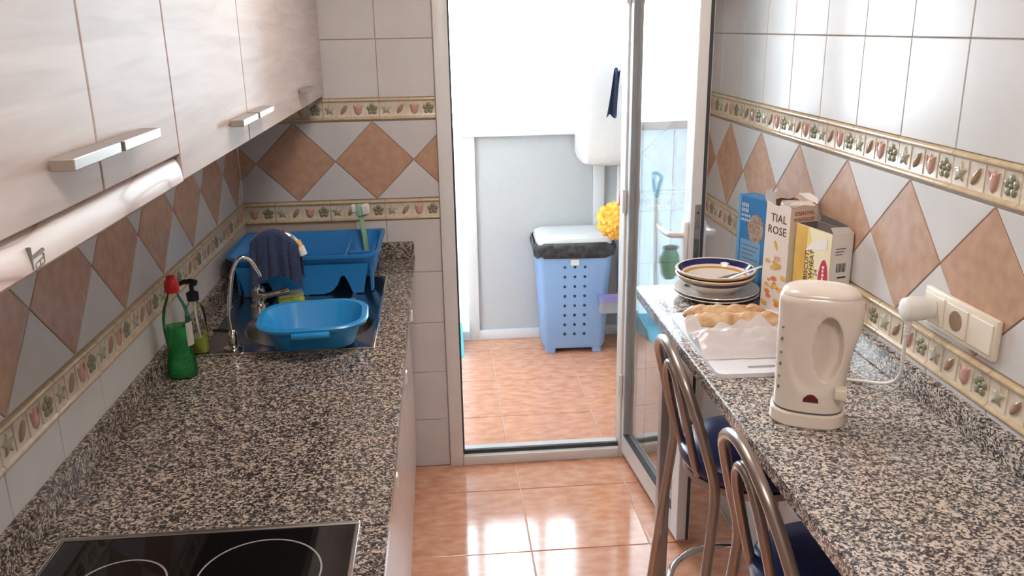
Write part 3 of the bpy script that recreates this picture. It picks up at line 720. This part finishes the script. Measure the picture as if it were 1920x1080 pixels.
# pull-out hood
hd = thing('cooker_hood', 'pine-patterned rounded pull-out cooker hood under the wall cabinets', 'cooker hood', (0, 0, 0))
pf = []
for k in range(11):
    a = pi/2-pi/2*k/10; pf.append((XF-.022+.024*cos(a)**.8, 1.528-.040+.040*sin(a)))
pf += [(XF-.012, 1.478), (XF-.03, 1.472), (.02, 1.472), (.02, 1.528)]
obj('body', prism(NB(), pf, YA[0]+.004, YA[2]-.006), M['hood'], hd, angle=30)
LM = Matrix.Translation((XF+.0026, 0, 0))
for nm, p0, p1, wd in (('logo_mark', (-2.2785, 1.512), (-2.279, 1.489), .0024), ('logo_mark', (-2.278, 1.5005), (-2.250, 1.503), .0022), ('logo_mark', (-2.272, 1.4935), (-2.252, 1.496), .0016), ('logo_mark', (-2.274, 1.488), (-2.255, 1.490), .002), ('logo_mark', (-2.272, 1.493), (-2.273, 1.487), .002), ('logo_mark', (-2.262, 1.495), (-2.263, 1.488), .002), ('logo_mark', (-2.252, 1.500), (-2.253, 1.490), .002)):
    obj(nm, tube(NB(), [(XF+.0005, *p0), (XF+.0005, *p1)], wd, 6), M['kettle_dk'], hd)

# ================================================================== RIGHT SIDE
ZR = .970; RX = 1.285; RYF = -.752
bc = thing('breakfast_counter', 'speckled granite breakfast counter along the right wall', 'counter', (0, 0, 0))
bm = NB(); prism(bm, [(RX+.012, RYF), (W, RYF), (W, -3.0), (RX, -3.0), (RX, RYF-.012), (RX+.004, RYF-.004)], ZR-.03, ZR, 'z')
bmesh.ops.recalc_face_normals(bm, faces=bm.faces)
es = [e for e in bm.edges if all(abs(v.co.z-ZR) < 1e-5 for v in e.verts)]
bmesh.ops.bevel(bm, geom=es, offset=.003, segments=2, affect='EDGES')
obj('slab', bm, M['granite_r'], bc)
obj('backsplash', bx(W-.021, W, -3.0, RYF, ZR, ZR+.052, .0025), M['granite_r'], bc)
for x, y in ((1.355, -.825), (1.355, -2.9)):
    lg = obj('leg', bx(x-.0, x+.036, y-.018, y+.018, .0, ZR-.03, .003), M['legalu'], bc)
obj('apron', bx(1.36, W, RYF-.075, RYF-.055, ZR-.07, ZR-.03, .002), M['legalu'], bc)

# --- stools
def stool(label, cy):
    t = thing('bar_stool', label, 'stool', (1.475, cy, 0), group='bar stools at the breakfast counter')
    prof = [(-.225, .98, 0), (-.222, .966, .062), (-.212, .925, .118), (-.193, .86, .150), (-.168, .77, .170), (-.148, .69, .176), (-.148, .61, .180), (-.165, .42, .192), (-.185, .2, .205), (-.20, .0, .215)]
    left = [(x, h, z) for x, z, h in prof[::-1]]; right = [(x, -h, z) for x, z, h in prof[1:]]
    obj('back_hoop', tube(NB(), spline(left+right, 6), .0125, 12), M['tubegrey'], t)
    ip = [(-.214, .925, 0), (-.211, .912, .032), (-.204, .87, .058), (-.186, .79, .068), (-.165, .70, .066), (-.15, .655, .064)]
    l2 = [(x, h, z) for x, z, h in ip[::-1]]; r2 = [(x, -h, z) for x, z, h in ip[1:]]
    obj('inner_hoop', tube(NB(), spline(l2+r2, 6), .0105, 12), M['tubegrey'], t)
    obj('seat', lathe(NB(), [(.150, .648), (.168, .656), (.176, .672), (.172, .692), (.155, .704), (.10, .711), (.03, .713)], 44), M['vinyl'], t)
    obj('seat_ring', lathe(NB(), [(.158, .628), (.166, .630), (.166, .648), (.158, .650), (.152, .648), (.152, .63)], 40, cap0=False, cap1=False), M['tubegrey'], t)
    for s in (-1, 1):
        obj('leg', tube(NB(), spline([(.11, s*.115, .64), (.13, s*.13, .45), (.155, s*.15, .2), (.17, s*.16, 0)], 5), .0125, 12), M['tubegrey'], t)
        obj('bolt', lathe(NB(), [(.007, 0), (.007, .006), (.003, .009)], 12), M['chrome'], t, (-.158, s*.064, .675), (0, -pi/2, 0))
    obj('foot_ring', tube(NB(), [(.185*cos(a), .185*sin(a), .275) for a in [2*pi*k/44 for k in range(44)]], .010, 10, True), M['chrome'], t)
    return t
stool('grey tubular bar stool with navy seat nearer the open glazed door', -1.25)
stool('grey tubular bar stool with navy seat at the bottom edge beside the kettle', -1.765)

# --- chopping board, bread
cb = thing('chopping_board', 'white plastic chopping board with slot handle under the bread', 'chopping board', (1.455, -1.25, ZR+.0005), R(-1))
bm = NB(); BW, BL = .285, .42
out = rr(BW, BL, .018, 0, 5)
slot = rr(.17, .013, .006, 0, 5, .02, -BL/2+.035)
# board as a frame: front strip holding the slot is built from outline and slot loops
o0 = [bm.verts.new((x, y, 0)) for x, y, z in out]; o1 = [bm.verts.new((x, y, .010)) for x, y, z in out]; 
s0 = [bm.verts.new((x, y, 0)) for x, y, z in slot]; s1 = [bm.verts.new((x, y, .010)) for x, y, z in slot]
n = len(out)
for i in range(n):
    k = (i+1) % n
    bm.faces.new((o0[i], o0[k], o1[k], o1[i])); bm.faces.new((s0[k], s0[i], s1[i], s1[k])); bm.faces.new((o1[i], o1[k], s1[k], s1[i])); bm.faces.new((o0[k], o0[i], s0[i], s0[k]))
obj('board', bm, M['board'], cb, angle=30)
def loaf(loc, rz, L, r_, label):
    t = thing('baguette', label, 'bread', loc, rz, group='baguettes in clear wrap')
    rs = []; N = 40
    for i in range(N+1):
        u = i/N; x = (u-.5)*L; e = min(1, (sin(pi*min(max(u, .0), 1))*2.6))**.55 if 0 < u < 1 else .04
        lump = 1+.028*sin(u*21)+.012*sin(u*47)
        rs.append([(x, r_*e*lump*cos(a)*1.05, .012+r_*.82+r_*.82*e*lump*sin(a)*(1 if sin(a) > 0 else .95)-.012) for a in [2*pi*k/20 for k in range(20)]])
    obj('loaf', rings(NB(), rs), M['bread'], t, angle=70)
    for k in range(4):
        x = (-.3+.2*k)*L; z = r_*1.60
        sl = obj('score', tube(NB(), spline([(x-.022, -.016, z-.005), (x, 0, z+.001), (x+.022, .014, z-.005)], 5), lambda v: .0050*(.25+sin(pi*v)), 8, flat=.5), M['crust'], t)
loaf((1.430, -1.135, ZR+.011), R(-6), .215, .028, 'baguette lying at the back of the wrapped pair')
loaf((1.433, -1.205, ZR+.011), R(-4), .245, .030, 'baguette lying in front, half covered by wrap')
def wrap():
    """clear wrap pulled off the tops of the loaves and crumpled along their front and left end"""
    bm = NB(); nx, ny = 64, 36; g_ = []
    for i in range(nx):
        u = i/(nx-1); row = []
        for j in range(ny):
            v = j/(ny-1); x = 1.305+.265*u; y = -1.375+(.138+.02*noise.noise(Vector((u*7, 3, 0)))+.05*max(0, 1-u/.12)+.015*u)*v-.018*u
            d = y+1.205+.07*(x-1.433); h = .066*math.exp(-(d/.040)**2)
            end = min(1, u/.10)*min(1, (1-u)/.06); h *= .3+.7*end
            nzv = noise.noise(Vector((x*16, y*40, 1.7)))*.016+noise.noise(Vector((x*40, y*90, 4.2)))*.005
            tent = .040*max(0, 1-abs(y+1.30)/.075)*(.45+.55*end)
            row.append(bm.verts.new((x, y+.3*nzv, ZR+.0135+max(h, tent)+(nzv+.006)*(1-.6*min(1, h/.05))*min(1, v*6))))
        g_.append(row)
    for i in range(nx-1):
        for j in range(ny-1):
            bm.faces.new((g_[i][j], g_[i+1][j], g_[i+1][j+1], g_[i][j+1]))
    bmesh.ops.delete(bm, geom=[v for v in bm.verts if not v.link_faces], context='VERTS')
    return bm
tag(obj('bread_wrap', wrap(), M['film'], angle=24), 'crumpled translucent wrap covering the front of the baguettes', 'plastic wrap')

# --- crockery
def plate(z, label):
    t = thing('plate', label, 'plate', (1.487, -.888, z), group='stacked crockery on the counter end')
    obj('dish', lathe(NB(), [(.06, 0), (.066, 0), (.068, .004), (.085, .007), (.112, .016), (.118, .019), (.117, .021), (.110, .019), (.083, .011), (.06, .008), (.02, .008)], 48), M['ceramic'], t)
plate(ZR, 'lower cream plate resting on the granite under the bowls')
plate(ZR+.0095, 'upper cream plate directly under the two bowls')
def bowl(z, label, cut=False):
    t = thing('bowl', label, 'bowl', (1.481, -.888, z), group='stacked crockery on the counter end')
    pr = [(.045, 0), (.050, 0), (.052, .006), (.078, .024), (.098, .044), (.1055, .056), (.110, .0625), (.1105, .0655), (.108, .067), (.103, .0655), (.0985, .056), (.093, .049), (.088, .043), (.083, .037), (.068, .026), (.03, .013), (.005, .012)]
    mis = [0, 0, 0, 0, 1, 2, 0, 0, 0, 1, 1, 0, 2, 0, 0, 0]
    obj('dish', lathe(NB(), [(r_*1.0, z*.86) for r_, z in pr], 56, mis=mis), [M['ceramic'], M['cblue'], M['corange']], t)
bowl(ZR+.0165, 'lower banded cereal bowl nested under another bowl')
bowl(ZR+.0295, 'upper cereal bowl with blue and ochre bands holding spoons')
def spoon(loc, rot, label):
    t = thing('spoon', label, 'spoon', loc, rot=rot, group='spoons in the top bowl')
    obj('handle', tube(NB(), spline([(.0, 0, .0), (.05, 0, .006), (.11, 0, .012), (.13, 0, .012)], 5), lambda u: .0028+.003*u, 8, flat=.4), M['steel'], t)
    obj('spoon_bowl', rings(NB(), [[(-.022+.024*k*cos(a), .015*k*sin(a), -.006*(1-k*k)+dz) for a in [2*pi*j/16 for j in range(16)]] for k, dz in ((.2, -.001), (.7, -.001), (1, 0), (.95, .001), (.6, .0), (.15, .0))]), M['steel'], t)
spoon((1.492, -.905, ZR+.050), (0, R(-16), R(-8)), 'steel spoon leaning over the right rim of the top bowl')
spoon((1.432, -.90, ZR+.044), (0, R(-1), R(12)), 'steel spoon lying across the top bowl')

# --- cartons.  carton local frame: origin = near bottom corner, +U along the face that looks at the aisle (towards the far end), +V along the short face
def carton(name, label, near, far, depth, h, mats, open_top=False):
    nx_, ny_ = near; u = Vector((far[0]-nx_, far[1]-ny_, 0)); L = u.length; a = math.atan2(u.y, u.x)
    t = thing(name, label, 'carton', (nx_, ny_, ZR), a)
    return t, L
# in the local frame x runs 0..L along the aisle face, y runs 0..-depth into the wall side, the aisle face is y=0 (normal +y)
FACE = lambda L: Matrix(((-1,0,0,0),(0,0,1,0),(0,1,0,0),(0,0,0,1)))     # text X -> -x, text Y -> z, normal -> +y
NEARF = lambda: Matrix(((0,0,-1,0),(-1,0,0,0),(0,1,0,0),(0,0,0,1)))      # text X -> -y, text Y -> z, normal -> -x
def put(base, x, y, z): return Matrix.Translation((x, y, z)) @ base
def decal(parent, name, poly, mat, face, at, th=.0006):
    bm = NB(); prism(bm, poly, .0, th, 'z'); bm.transform(put(face, *at)); return obj(name, bm, mat, parent)
ell = lambda a, b, n=18, cx=0, cy=0, r0=0: [(cx+a*cos(2*pi*k/n)*cos(r0)-b*sin(2*pi*k/n)*sin(r0), cy+a*cos(2*pi*k/n)*sin(r0)+b*sin(2*pi*k/n)*cos(r0)) for k in range(n)]
rec = lambda x0, x1, y0, y1: [(x0, y0), (x1, y0), (x1, y1), (x0, y1)]

# blue cereal carton
t, L = carton('cereal_carton', 'blue cereal carton with white print, farthest of the three cartons', (1.622, -.87), (1.585, -.75), .06, .266, None)
obj('carton', bx(0, L, -.055, 0, 0, .266, .0015), M['boxblue'], t)
decal(t, 'side_stripe', rec(-.006, .006, 0, .264), M['boxblue2'], FACE(L), (L-.008, 0, .001))
decal(t, 'print_panel', rec(-.045, .045, -.065, .055), M['boxblue2'], FACE(L), (L-.066, .0, .085))
for k in range(6): decal(t, 'text_line', rec(-.036, .036-.010*(k % 3), -.0018, .0018), M['inkgrey'], FACE(L), (L-.066, .0006, .125-.013*k), .0004)
decal(t, 'bowl_picture', ell(.036, .042), M['oat'], FACE(L), (L-.086, .0003, .178))
for zz, nl in ((.240, 4), (.225, 4), (.210, 5), (.197, 5)):
    for k in range(nl): decal(t, 'letter_print', rec(-.0032, .0028-.001*(k % 2), -.0055 if nl == 4 else -.0035, .0055 if nl == 4 else .0035), M['inkwhite'], FACE(L), (L-.022-.0085*k, .0006, zz), .0004)

# cream cereal carton, torn open at the top
t, L = carton('cereal_carton', 'cream cereal carton torn open at the top with black lettering and flakes', (1.601, -1.088), (1.572, -1.0), .085, .29, None)
Wd = .086; H = .293
bm = NB()
topf = lambda x, y: H+.004*sin(x*90)+.003*sin(y*110)
outer = [(0, 0), (L, 0), (L, -Wd), (0, -Wd)]
def loop(k, zf, ins):
    pts = []
    c = [(ins, -ins), (L-ins, -ins), (L-ins, -Wd+ins), (ins, -Wd+ins)]
    for i in range(4):
        for q in range(6):
            a, b = c[i], c[(i+1) % 4]; x = a[0]+(b[0]-a[0])*q/6; y = a[1]+(b[1]-a[1])*q/6; pts.append((x, y, zf(x, y)))
    return pts
rings(bm, [loop(0, lambda x, y: 0, 0), loop(0, topf, 0), loop(0, topf, .0012), loop(0, lambda x, y: .24, .0012)], mis=[0, 1, 1, 1])
obj('carton', bm, [M['boxcream'], M['cardin']], t)
# torn flaps
def flap(pts, th, mat, nm='torn_flap'):
    bm = NB(); vs = [bm.verts.new(p) for p in pts]; bm.faces.new(vs); bmesh.ops.solidify(bm, geom=bm.faces[:], thickness=th); return obj(nm, bm, mat, t)
flap([(L-.002, -.002, H-.01), (L-.03, -.004, H-.002), (L-.022, -.006, H+.022), (L-.010, -.002, H+.036), (L+.004, .002, H+.030), (L+.008, .002, H+.012)], .0012, M['white'])
flap([(L, -.012, H-.004), (L, -Wd+.004, H-.004), (L+.01, -Wd*.7, H+.024), (L+.012, -Wd*.35, H+.018)], .0012, M['boxcream'])
flap([(L-.004, -Wd, H-.004), (.004, -Wd, H-.004), (.012, -Wd-.008, H+.014), (L*.5, -Wd-.012, H+.022), (L-.01, -Wd-.008, H+.016)], .0012, M['boxcream'])
flap([(0, -.004, H-.002), (0, -Wd+.002, H-.002), (.022, -Wd+.008, H+.006), (.034, -.03, H+.004), (.02, -.008, H+.002)], .0012, M['boxcream'])
bm = NB()
for k in range(12):
    a = 2*pi*k/12
rings(bm, [[(L/2+(.034+.005*sin(3*a))*cos(a)*s_, -Wd/2+(.034+.004*cos(4*a))*sin(a)*s_, zz) for a in [2*pi*k/18 for k in range(18)]] for s_, zz in ((1, .24), (1.02, .275), (.8, .296), (.5, .285), (.3, .27))])
obj('inner_bag', bm, M['film'], t)
text('TIAL', .030, M['ink'], t, put(FACE(L), L*.46, .0004, .256), sx=1.0); text('ROSE', .030, M['ink'], t, put(FACE(L), L*.50, .0004, .224), sx=1.0)
text('KES', .018, M['flake2'], t, put(FACE(L), L*.40, .0004, .15), sx=.9)
text('ESSENTIAL', .0135, M['inkred'], t, put(NEARF(), -.0004, -.044, .275)); text('WAITROSE', .0135, M['inkred'], t, put(NEARF(), -.0004, -.044, .259))
rn = random.Random(3)
for k in range(26):
    x = rn.uniform(.008, L-.008); z = .02+rn.random()**1.4*.12; a = rn.uniform(.006, .012)
    decal(t, 'printed_flake', ell(min(a, x-.001, L-x-.001), a*.6, 9, r0=0), rn.choice([M['flake'], M['flake'], M['flake2']]), FACE(L), (x, .0002+.00004*k, z), .0004)
decal(t, 'printed_flake', ell(.005, .014, 12, r0=.4), M['flake'], FACE(L), (L*.5, .0003, .185))
for k in range(9):
    decal(t, 'printed_flake', ell(.009, .006, 9), M['flake2'], NEARF(), (-.0002-.00004*k, -.075+rn.uniform(-.03, .0)+.028, .03+.012*k), .0004)

# yellow wheat biscuit carton
t, L = carton('biscuit_carton', 'yellow and cream wheat biscuit carton, nearest of the three cartons', (1.637, -1.252), (1.606, -1.118), .05, .262, None)
Wd = .060; H = .262
bm = NB(); rings(bm, [[(0, 0, 0), (L, 0, 0), (L, -Wd, 0), (0, -Wd, 0)], [(0, 0, H), (L, 0, H), (L, -Wd, H), (0, -Wd, H)], [(.001, -.001, H), (L-.001, -.001, H), (L-.001, -Wd+.001, H), (.001, -Wd+.001, H)], [(.001, -.001, H-.05), (L-.001, -.001, H-.05), (L-.001, -Wd+.001, H-.05), (.001, -Wd+.001, H-.05)]], mis=[0, 1, 2])
obj('carton', bm, [M['boxyel'], M['boxwhite'], M['inkgrey']], t)
decal(t, 'gold_band', rec(-.022, .022, -H/2+.001, H/2-.001), M['boxgold'], FACE(L), (L-.0225, 0, H/2))
decal(t, 'cream_corner', [(-.012, -.06), (.03, -.12), (.03, .13), (-.055, .13), (-.03, .05)], M['boxpale'], FACE(L), (.0305, 0, H/2))
decal(t, 'white_swoosh', [(.06, .02), (.06, .045), (0, .022), (-.02, 0)], M['boxwhite'], FACE(L), (L-.061, .0007, H-.06))
decal(t, 'logo_oval', ell(.018, .06, 20), M['inkred'], FACE(L), (.022, .0008, .135))
V90 = lambda: FACE(0) @ Matrix.Rotation(pi/2, 4, 'Z')
for k in range(9): decal(t, 'text_line', rec(-.0035, .0035-.0015*(k % 2), -.0032, .0032), M['boxwhite'], FACE(L), (.022, .0015, .10+.0095*k))
text('24', .017, M['ink'], t, put(V90(), .050, .0008, .155)); text('WHEAT', .021, M['ink'], t, put(V90(), .068, .0008, .172)); text('BISCUITS', .021, M['ink'], t, put(V90(), .087, .0008, .168))
decal(t, 'end_face', rec(-.0292, .0292, -H/2+.001, H/2-.001), M['boxwhite'], NEARF(), (0, -Wd/2, H/2), .0004)
bw = rn
for k in range(8): decal(t, 'barcode_bar', rec(-.0009-.0006*(k % 3 == 0), .0009, -.011, .011), M['inkgrey' if k % 3 == 1 else 'ink'], NEARF(), (-.0005, -.019-.0034*k, .178), .0003)
for k in range(3): decal(t, 'text_line', rec(-.014, .014-.004*k, -.0014, .0014), M['inkgrey'], NEARF(), (-.0005, -.026, .225-.007*k), .0003)
decal(t, 'text_line', rec(-.012, .012, -.002, .002), M['ink'], NEARF(), (-.0005, -.034, .154), .0003)
for k in range(6): decal(t, 'text_line', rec(-.017, .012-.003*(k % 3), -.0012, .0012), M['inkgrey'], NEARF(), (-.0005, -.026, .14-.0145*k), .0003)
decal(t, 'stamp_print', rec(-.008, .008, -.005, .005), M['mossink'], NEARF(), (-.0006, -.037, .118), .0003); decal(t, 'stamp_print', ell(.005, .005, 10), M['mossink'], NEARF(), (-.0006, -.020, .118), .0003)
flap([(0, -.002, H-.001), (0, -Wd+.002, H-.001), (.016, -Wd+.004, H+.010), (.018, -.006, H+.012)], .001, M['boxwhite'])
flap([(.012, -Wd, H), (L-.01, -Wd, H), (L-.014, -Wd-.004, H+.018), (.03, -Wd-.003, H+.010)], .001, M['inkgrey'])

# --- kettle
kt = thing('electric_kettle', 'cream white jug kettle with moulded handle recess and red lamp', 'kettle', (1.425, -1.66, ZR), R(-24))
def kettle_body():
    bm = NB(); NS, NZ = 200, 110; rs = []; e = 2.7
    sm = lambda a, b, x: (lambda t: t*t*(3-2*t))(min(1, max(0, (x-a)/(b-a))))
    for i in range(NZ+1):
        v = i/NZ; z = .034+v*(.256-.034)
        l = .068+.004*v; r_ = .060+.004*v+.018*math.exp(-((v-.82)/.30)**2); dep = .055-.004*v
        k = max(0, (v-.94)/.06); s = 1-.07*k*k
        ring = []
        for j in range(NS):
            a = 2*pi*j/NS; ca, sa = cos(a), sin(a)
            x = math.copysign(abs(ca)**(2/e), ca)*(r_ if ca > 0 else l)*s; y = math.copysign(abs(sa)**(2/e), sa)*dep*s
            if abs(y) > .02:
                d1 = math.hypot((x-.000)/.052, (z-.150)/.088); sh = .005*sm(1.0, .72, d1)
                d2 = math.hypot((x-.022)/.027, (z-.160)/.066); dp = sm(1.0, .80, d2)*(.004+.030*sm(-.008, .034, x))
                y -= math.copysign(sh+dp, y)
            ring.append((x, y, z))
        rs.append(ring)
    return rings(bm, rs)
obj('body', kettle_body(), M['kettle'], kt, angle=50)
def kring(z, gx, gy, n=64, l=-.07, r_=.062, dep=.054, e=2.7):
    out = []
    for j in range(n):
        a = 2*pi*j/n; ca, sa = cos(a), sin(a)
        out.append(((abs(ca)**(2/e))*((r_+gx) if ca > 0 else (-l+gx))*(1 if ca > 0 else -1), (abs(sa)**(2/e))*(dep+gy)*(1 if sa > 0 else -1), z))
    return out
obj('base', rings(NB(), [kring(0, .001, .001), kring(.004, .004, .004), kring(.026, .003, .003), kring(.029, 0, 0)]), M['kettle'], kt)
obj('seam', rings(NB(), [kring(.029, -.002, -.002), kring(.0345, -.002, -.002)]), M['kettle_dk'], kt)
lid = []
for i in range(9):
    k = i/8; s = cos(k*pi/2*.97); z = .2565+.019*sin(k*pi/2)
    lid.append([(x*s*.95+.001, y*s*.94, z) for x, y, _ in kring(0, 0, -.004, l=-.072, r_=.076)])
obj('lid', rings(NB(), lid), M['kettle'], kt, angle=60)
ky = -.0535
bm = NB(); prism(bm, [(x, z) for x, z in [(-.014, .056), (.014, .056), (.013, .063), (.006, .0695), (0, .071), (-.006, .0695), (-.013, .063)]], ky-.003, ky+.006); obj('indicator_lamp', bm, M['darkred'], kt)
bm = NB(); box(bm, .040, .062, ky-.012, ky+.016, .070, .090, .004); obj('switch', bm, M['ivory'], kt)
for k, zz in enumerate((.075, .098, .122, .146, .172, .196)):
    obj('gauge_mark', bx(-.062, -.0575, -.0472, -.0415, zz, zz+.0022 if k % 2 else zz+.0045), M['kettle_dk'], kt)

# --- socket, plug, cable
sk2 = thing('wall_socket', 'ivory socket and switch plate on the tiled right wall', 'socket', (W, -1.686, 1.166))
obj('plate', bx(-.013, .0, -.115, .115, -.039, .039, .005), M['ivory'], sk2)
for k, yy in enumerate((.075, .0, -.075)):
    md = obj('module', bx(-.0155, -.012, yy-.034, yy+.034, -.029, .029, .0025), M['ivory'], sk2)
    if k == 1: obj('socket_hole', lathe(NB(), [(.0195, 0), (.0195, .0008), (.016, .0004)], 28), M['ivory_dk'], md, (-.0155, yy, 0), (0, -pi/2, 0))
pg = thing('power_plug', 'white plug with kettle cable pushed into the wall socket', 'plug', (W-.0162, -1.606, 1.166))
obj('plug_body', rings(NB(), [[(-x, r_*cos(a)*1.0, r_*sin(a)*1.05) for a in [2*pi*k/24 for k in range(24)]] for x, r_ in ((0, .020), (.014, .021), (.016, .0225), (.044, .0235), (.056, .021), (.060, .015))]), M['white'], pg)
obj('strain_relief', tube(NB(), [(-.043, 0, -.018), (-.044, .001, -.045), (-.044, .003, -.058)], lambda u: .0075-.003*u, 10), M['white'], pg)
for k in range(4): obj('relief_ring', lathe(NB(), [(.0078-.0006*k, 0), (.0078-.0006*k, .003)], 12), M['white'], pg, (-.0437, .001, -.030-.008*k))
cpts = spline([(W-.060, -1.603, 1.108), (W-.058, -1.598, 1.06), (W-.052, -1.585, 1.015), (W-.06, -1.555, .985), (1.60, -1.515, .9755), (1.55, -1.50, .9745), (1.51, -1.55, .9745), (1.485, -1.62, .976)], 8)
tag(obj('kettle_cable', tube(NB(), cpts, .0036, 10), M['white']), 'white cable running from the plug to the kettle', 'cable')

# ================================================================== UTILITY ROOM
# laundry bin with perforations
lb = thing('laundry_bin', 'pale blue perforated bin with white lid and black bag rim', 'bin', (1.408, 1.285, 0), R(-2))
def binring(z, wx_, wy_): return rr(wx_, wy_, .045, z, 5)
obj('body', rings(NB(), [binring(.03, .325, .235), binring(.05, .345, .25), binring(.30, .37, .265), binring(.55, .40, .285)]), M['binblue'], lb)
for x in (-.125, .125): obj('foot', bx(x-.025, x+.025, -.115, .115, 0, .04, .006), M['binblue'], lb)
for j in range(8):
    z = .115+.054*j; yf = -.118-.0085*(z-.05)/.25*.85-.0075
    for k in range(3):
        obj('hole', lathe(NB(), [(.0075, 0), (.0075, .004), (.004, .0045)], 12), M['bindark'], lb, (-.052+.052*k*1.02, yf+.0015, z), (pi/2, 0, 0))
obj('bin_bag', rings(NB(), [[(x*(1+.02*sin(i*1.9+q)), y*(1+.03*sin(i*2.3+q*2)), z+.006*sin(i*1.3+q)) for i, (x, y, _) in enumerate(binring(0, .408+d, .293+d))] for q, (z, d) in enumerate(((.545, .0), (.56, .02), (.585, .026), (.61, .022), (.622, .01)))], cap0=False, cap1=False), M['bag'], lb)
obj('lid', rings(NB(), [binring(.60, .40, .29), binring(.618, .405, .295), binring(.645, .395, .28), binring(.658, .36, .24), binring(.662, .28, .17)]), M['uwhite'], lb)
obj('paper_sticker', bx(-.022, .022, -.1475, -.1455, .505, .535), M['white'], lb)

# boiler on the right wall
bo = thing('water_heater', 'white wall-mounted water heater hanging above the bin', 'water heater', (1.583, 1.28, 1.02))
obj('casing', rings(NB(), [rr(.22, .22, .05, 0), rr(.27, .27, .05, .015), rr(.294, .30, .05, .05), rr(.294, .30, .05, 1.15), rr(.25, .26, .05, 1.18)]), M['uwhite'], bo)
obj('pipe', tube(NB(), [(.08, .02, .01), (.08, .02, -.3), (.09, .02, -.55)], .012, 10), M['uwhite'], bo)
# feather duster hanging on the wall
fd = thing('feather_duster', 'yellow fluffy duster hanging by its orange stick', 'duster', (1.600, .955, .778))
obj('stick', tube(NB(), [(.006, 0, .16), (.016, 0, .55)], .010, 10), M['orange'], fd)
obj('grip', tube(NB(), [(.0, 0, .05), (.006, 0, .17)], .011, 10), M['red'], fd)
bm = NB(); bmesh.ops.create_icosphere(bm, subdivisions=4, radius=.085)
for v in bm.verts:
    d = v.co.normalized(); v.co += d*(.022*noise.noise(d*7)+.012*noise.noise(d*19)); v.co.x *= .9
obj('fluff', bm, M['yellow'], fd, (-.035, 0, .0), angle=12)
# broom with lilac head hung low
bh = thing('broom', 'broom with lilac head and grey bristles against the utility wall', 'broom', (1.606, 1.085, .318))
obj('head', rings(NB(), [[(x, y*(1+.0), z) for x, y, z in rr(.16, .05, .02, zz)] for zz in (0, .03)]), M['purple'], bh)
obj('bristles', rings(NB(), [rr(.145, .04, .018, 0), rr(.17, .055, .02, -.05), rr(.165, .06, .02, -.06)]), M['greybristle'], bh)
obj('stick', tube(NB(), [(.045, 0, .03), (.05, 0, 1.1)], .011, 10), M['uwhite'], bh)
obj('socket', tube(NB(), [(.04, 0, .02), (.045, 0, .10)], .017, 10), M['black'], bh)
obj('wall_hook', tube(NB(), [(.05, 0, 1.08), (.10, 0, 1.09), (.128, 0, 1.09)], .005, 8), M['uwhite'], bh)
obj('wall_hook', tube(NB(), [(.014, 0, .54), (.07, 0, .55), (.133, 0, .55)], .005, 8), M['uwhite'], fd)
# dark cloth hanging over the stick
bm = NB(); vs = []
for i in range(10):
    u = i/9; row = []
    for j in range(16):
        v = j/15; row.append(bm.verts.new((1.600-.042*u*(.75+.5*v)-.014*v, 1.02+.012*sin(u*9+v*3), 1.505-.22*v-.01*sin(u*7))))
    vs.append(row)
for i in range(9):
    for j in range(15): bm.faces.new((vs[i][j], vs[i+1][j], vs[i+1][j+1], vs[i][j+1]))
bmesh.ops.solidify(bm, geom=bm.faces[:], thickness=.006)
tag(obj('hanging_cloth', bm, M['navy'], angle=60), 'dark navy cloth hanging beside the water heater', 'cloth')
# long-handled dustpan on the left, mostly seen in the door glass
dp = thing('dustpan', 'light blue long-handled dustpan on the utility floor by the window post', 'dustpan', (.69, 1.27, 0), R(-90))
bm = NB(); prism(bm, [(-.13, 0), (.10, 0), (.085, .012), (-.11, .02), (-.11, .10), (-.13, .10)], -.11, .11); obj('pan', bm, M['cyan'], dp)
bm = NB(); prism(bm, [(-.13, 0), (.08, 0), (.04, .05), (-.13, .12)], .105, .115); obj('side', bm, M['cyan'], dp)
bm = NB(); prism(bm, [(-.13, 0), (.08, 0), (.04, .05), (-.13, .12)], -.115, -.105); obj('side', bm, M['cyan'], dp)
obj('stick', tube(NB(), [(-.12, 0, .09), (-.14, .01, .80)], .011, 10), M['uwhite'], dp)
obj('loop_grip', tube(NB(), spline([(-.14, .01, .78), (-.10, .01, .86), (-.08, .01, .90), (-.14, .01, .915), (-.20, .01, .90), (-.18, .01, .86)], 6, True), .009, 8, True), M['cyan'], dp)
gbg = thing('shopping_bag', 'green plastic bag with blue tie hanging below the utility window', 'bag', (.612, 1.385, .30))
rs = []
for i in range(12):
    v = i/11; ring = []
    for k in range(24):
        a = 2*pi*k/24; q = 1+.16*noise.noise(Vector((cos(a)*2, sin(a)*2, v*4)))
        w_ = sin(pi*(.12+.80*v))**.7
        ring.append((.060*q*cos(a)*w_, .035*q*sin(a)*w_, .20*v))
    rs.append(ring)
obj('bag', rings(NB(), rs), M['greenbag'], gbg, angle=30)
obj('tie', tube(NB(), [(.036*cos(a), .022*sin(a), .185) for a in [2*pi*k/20 for k in range(20)]], .011, 8, True), M['navy'], gbg)
obj('strap', tube(NB(), [(0, 0, .19), (.0, .0, .5), (0, -.0, .855)], .003, 6), M['uwhite'], gbg)
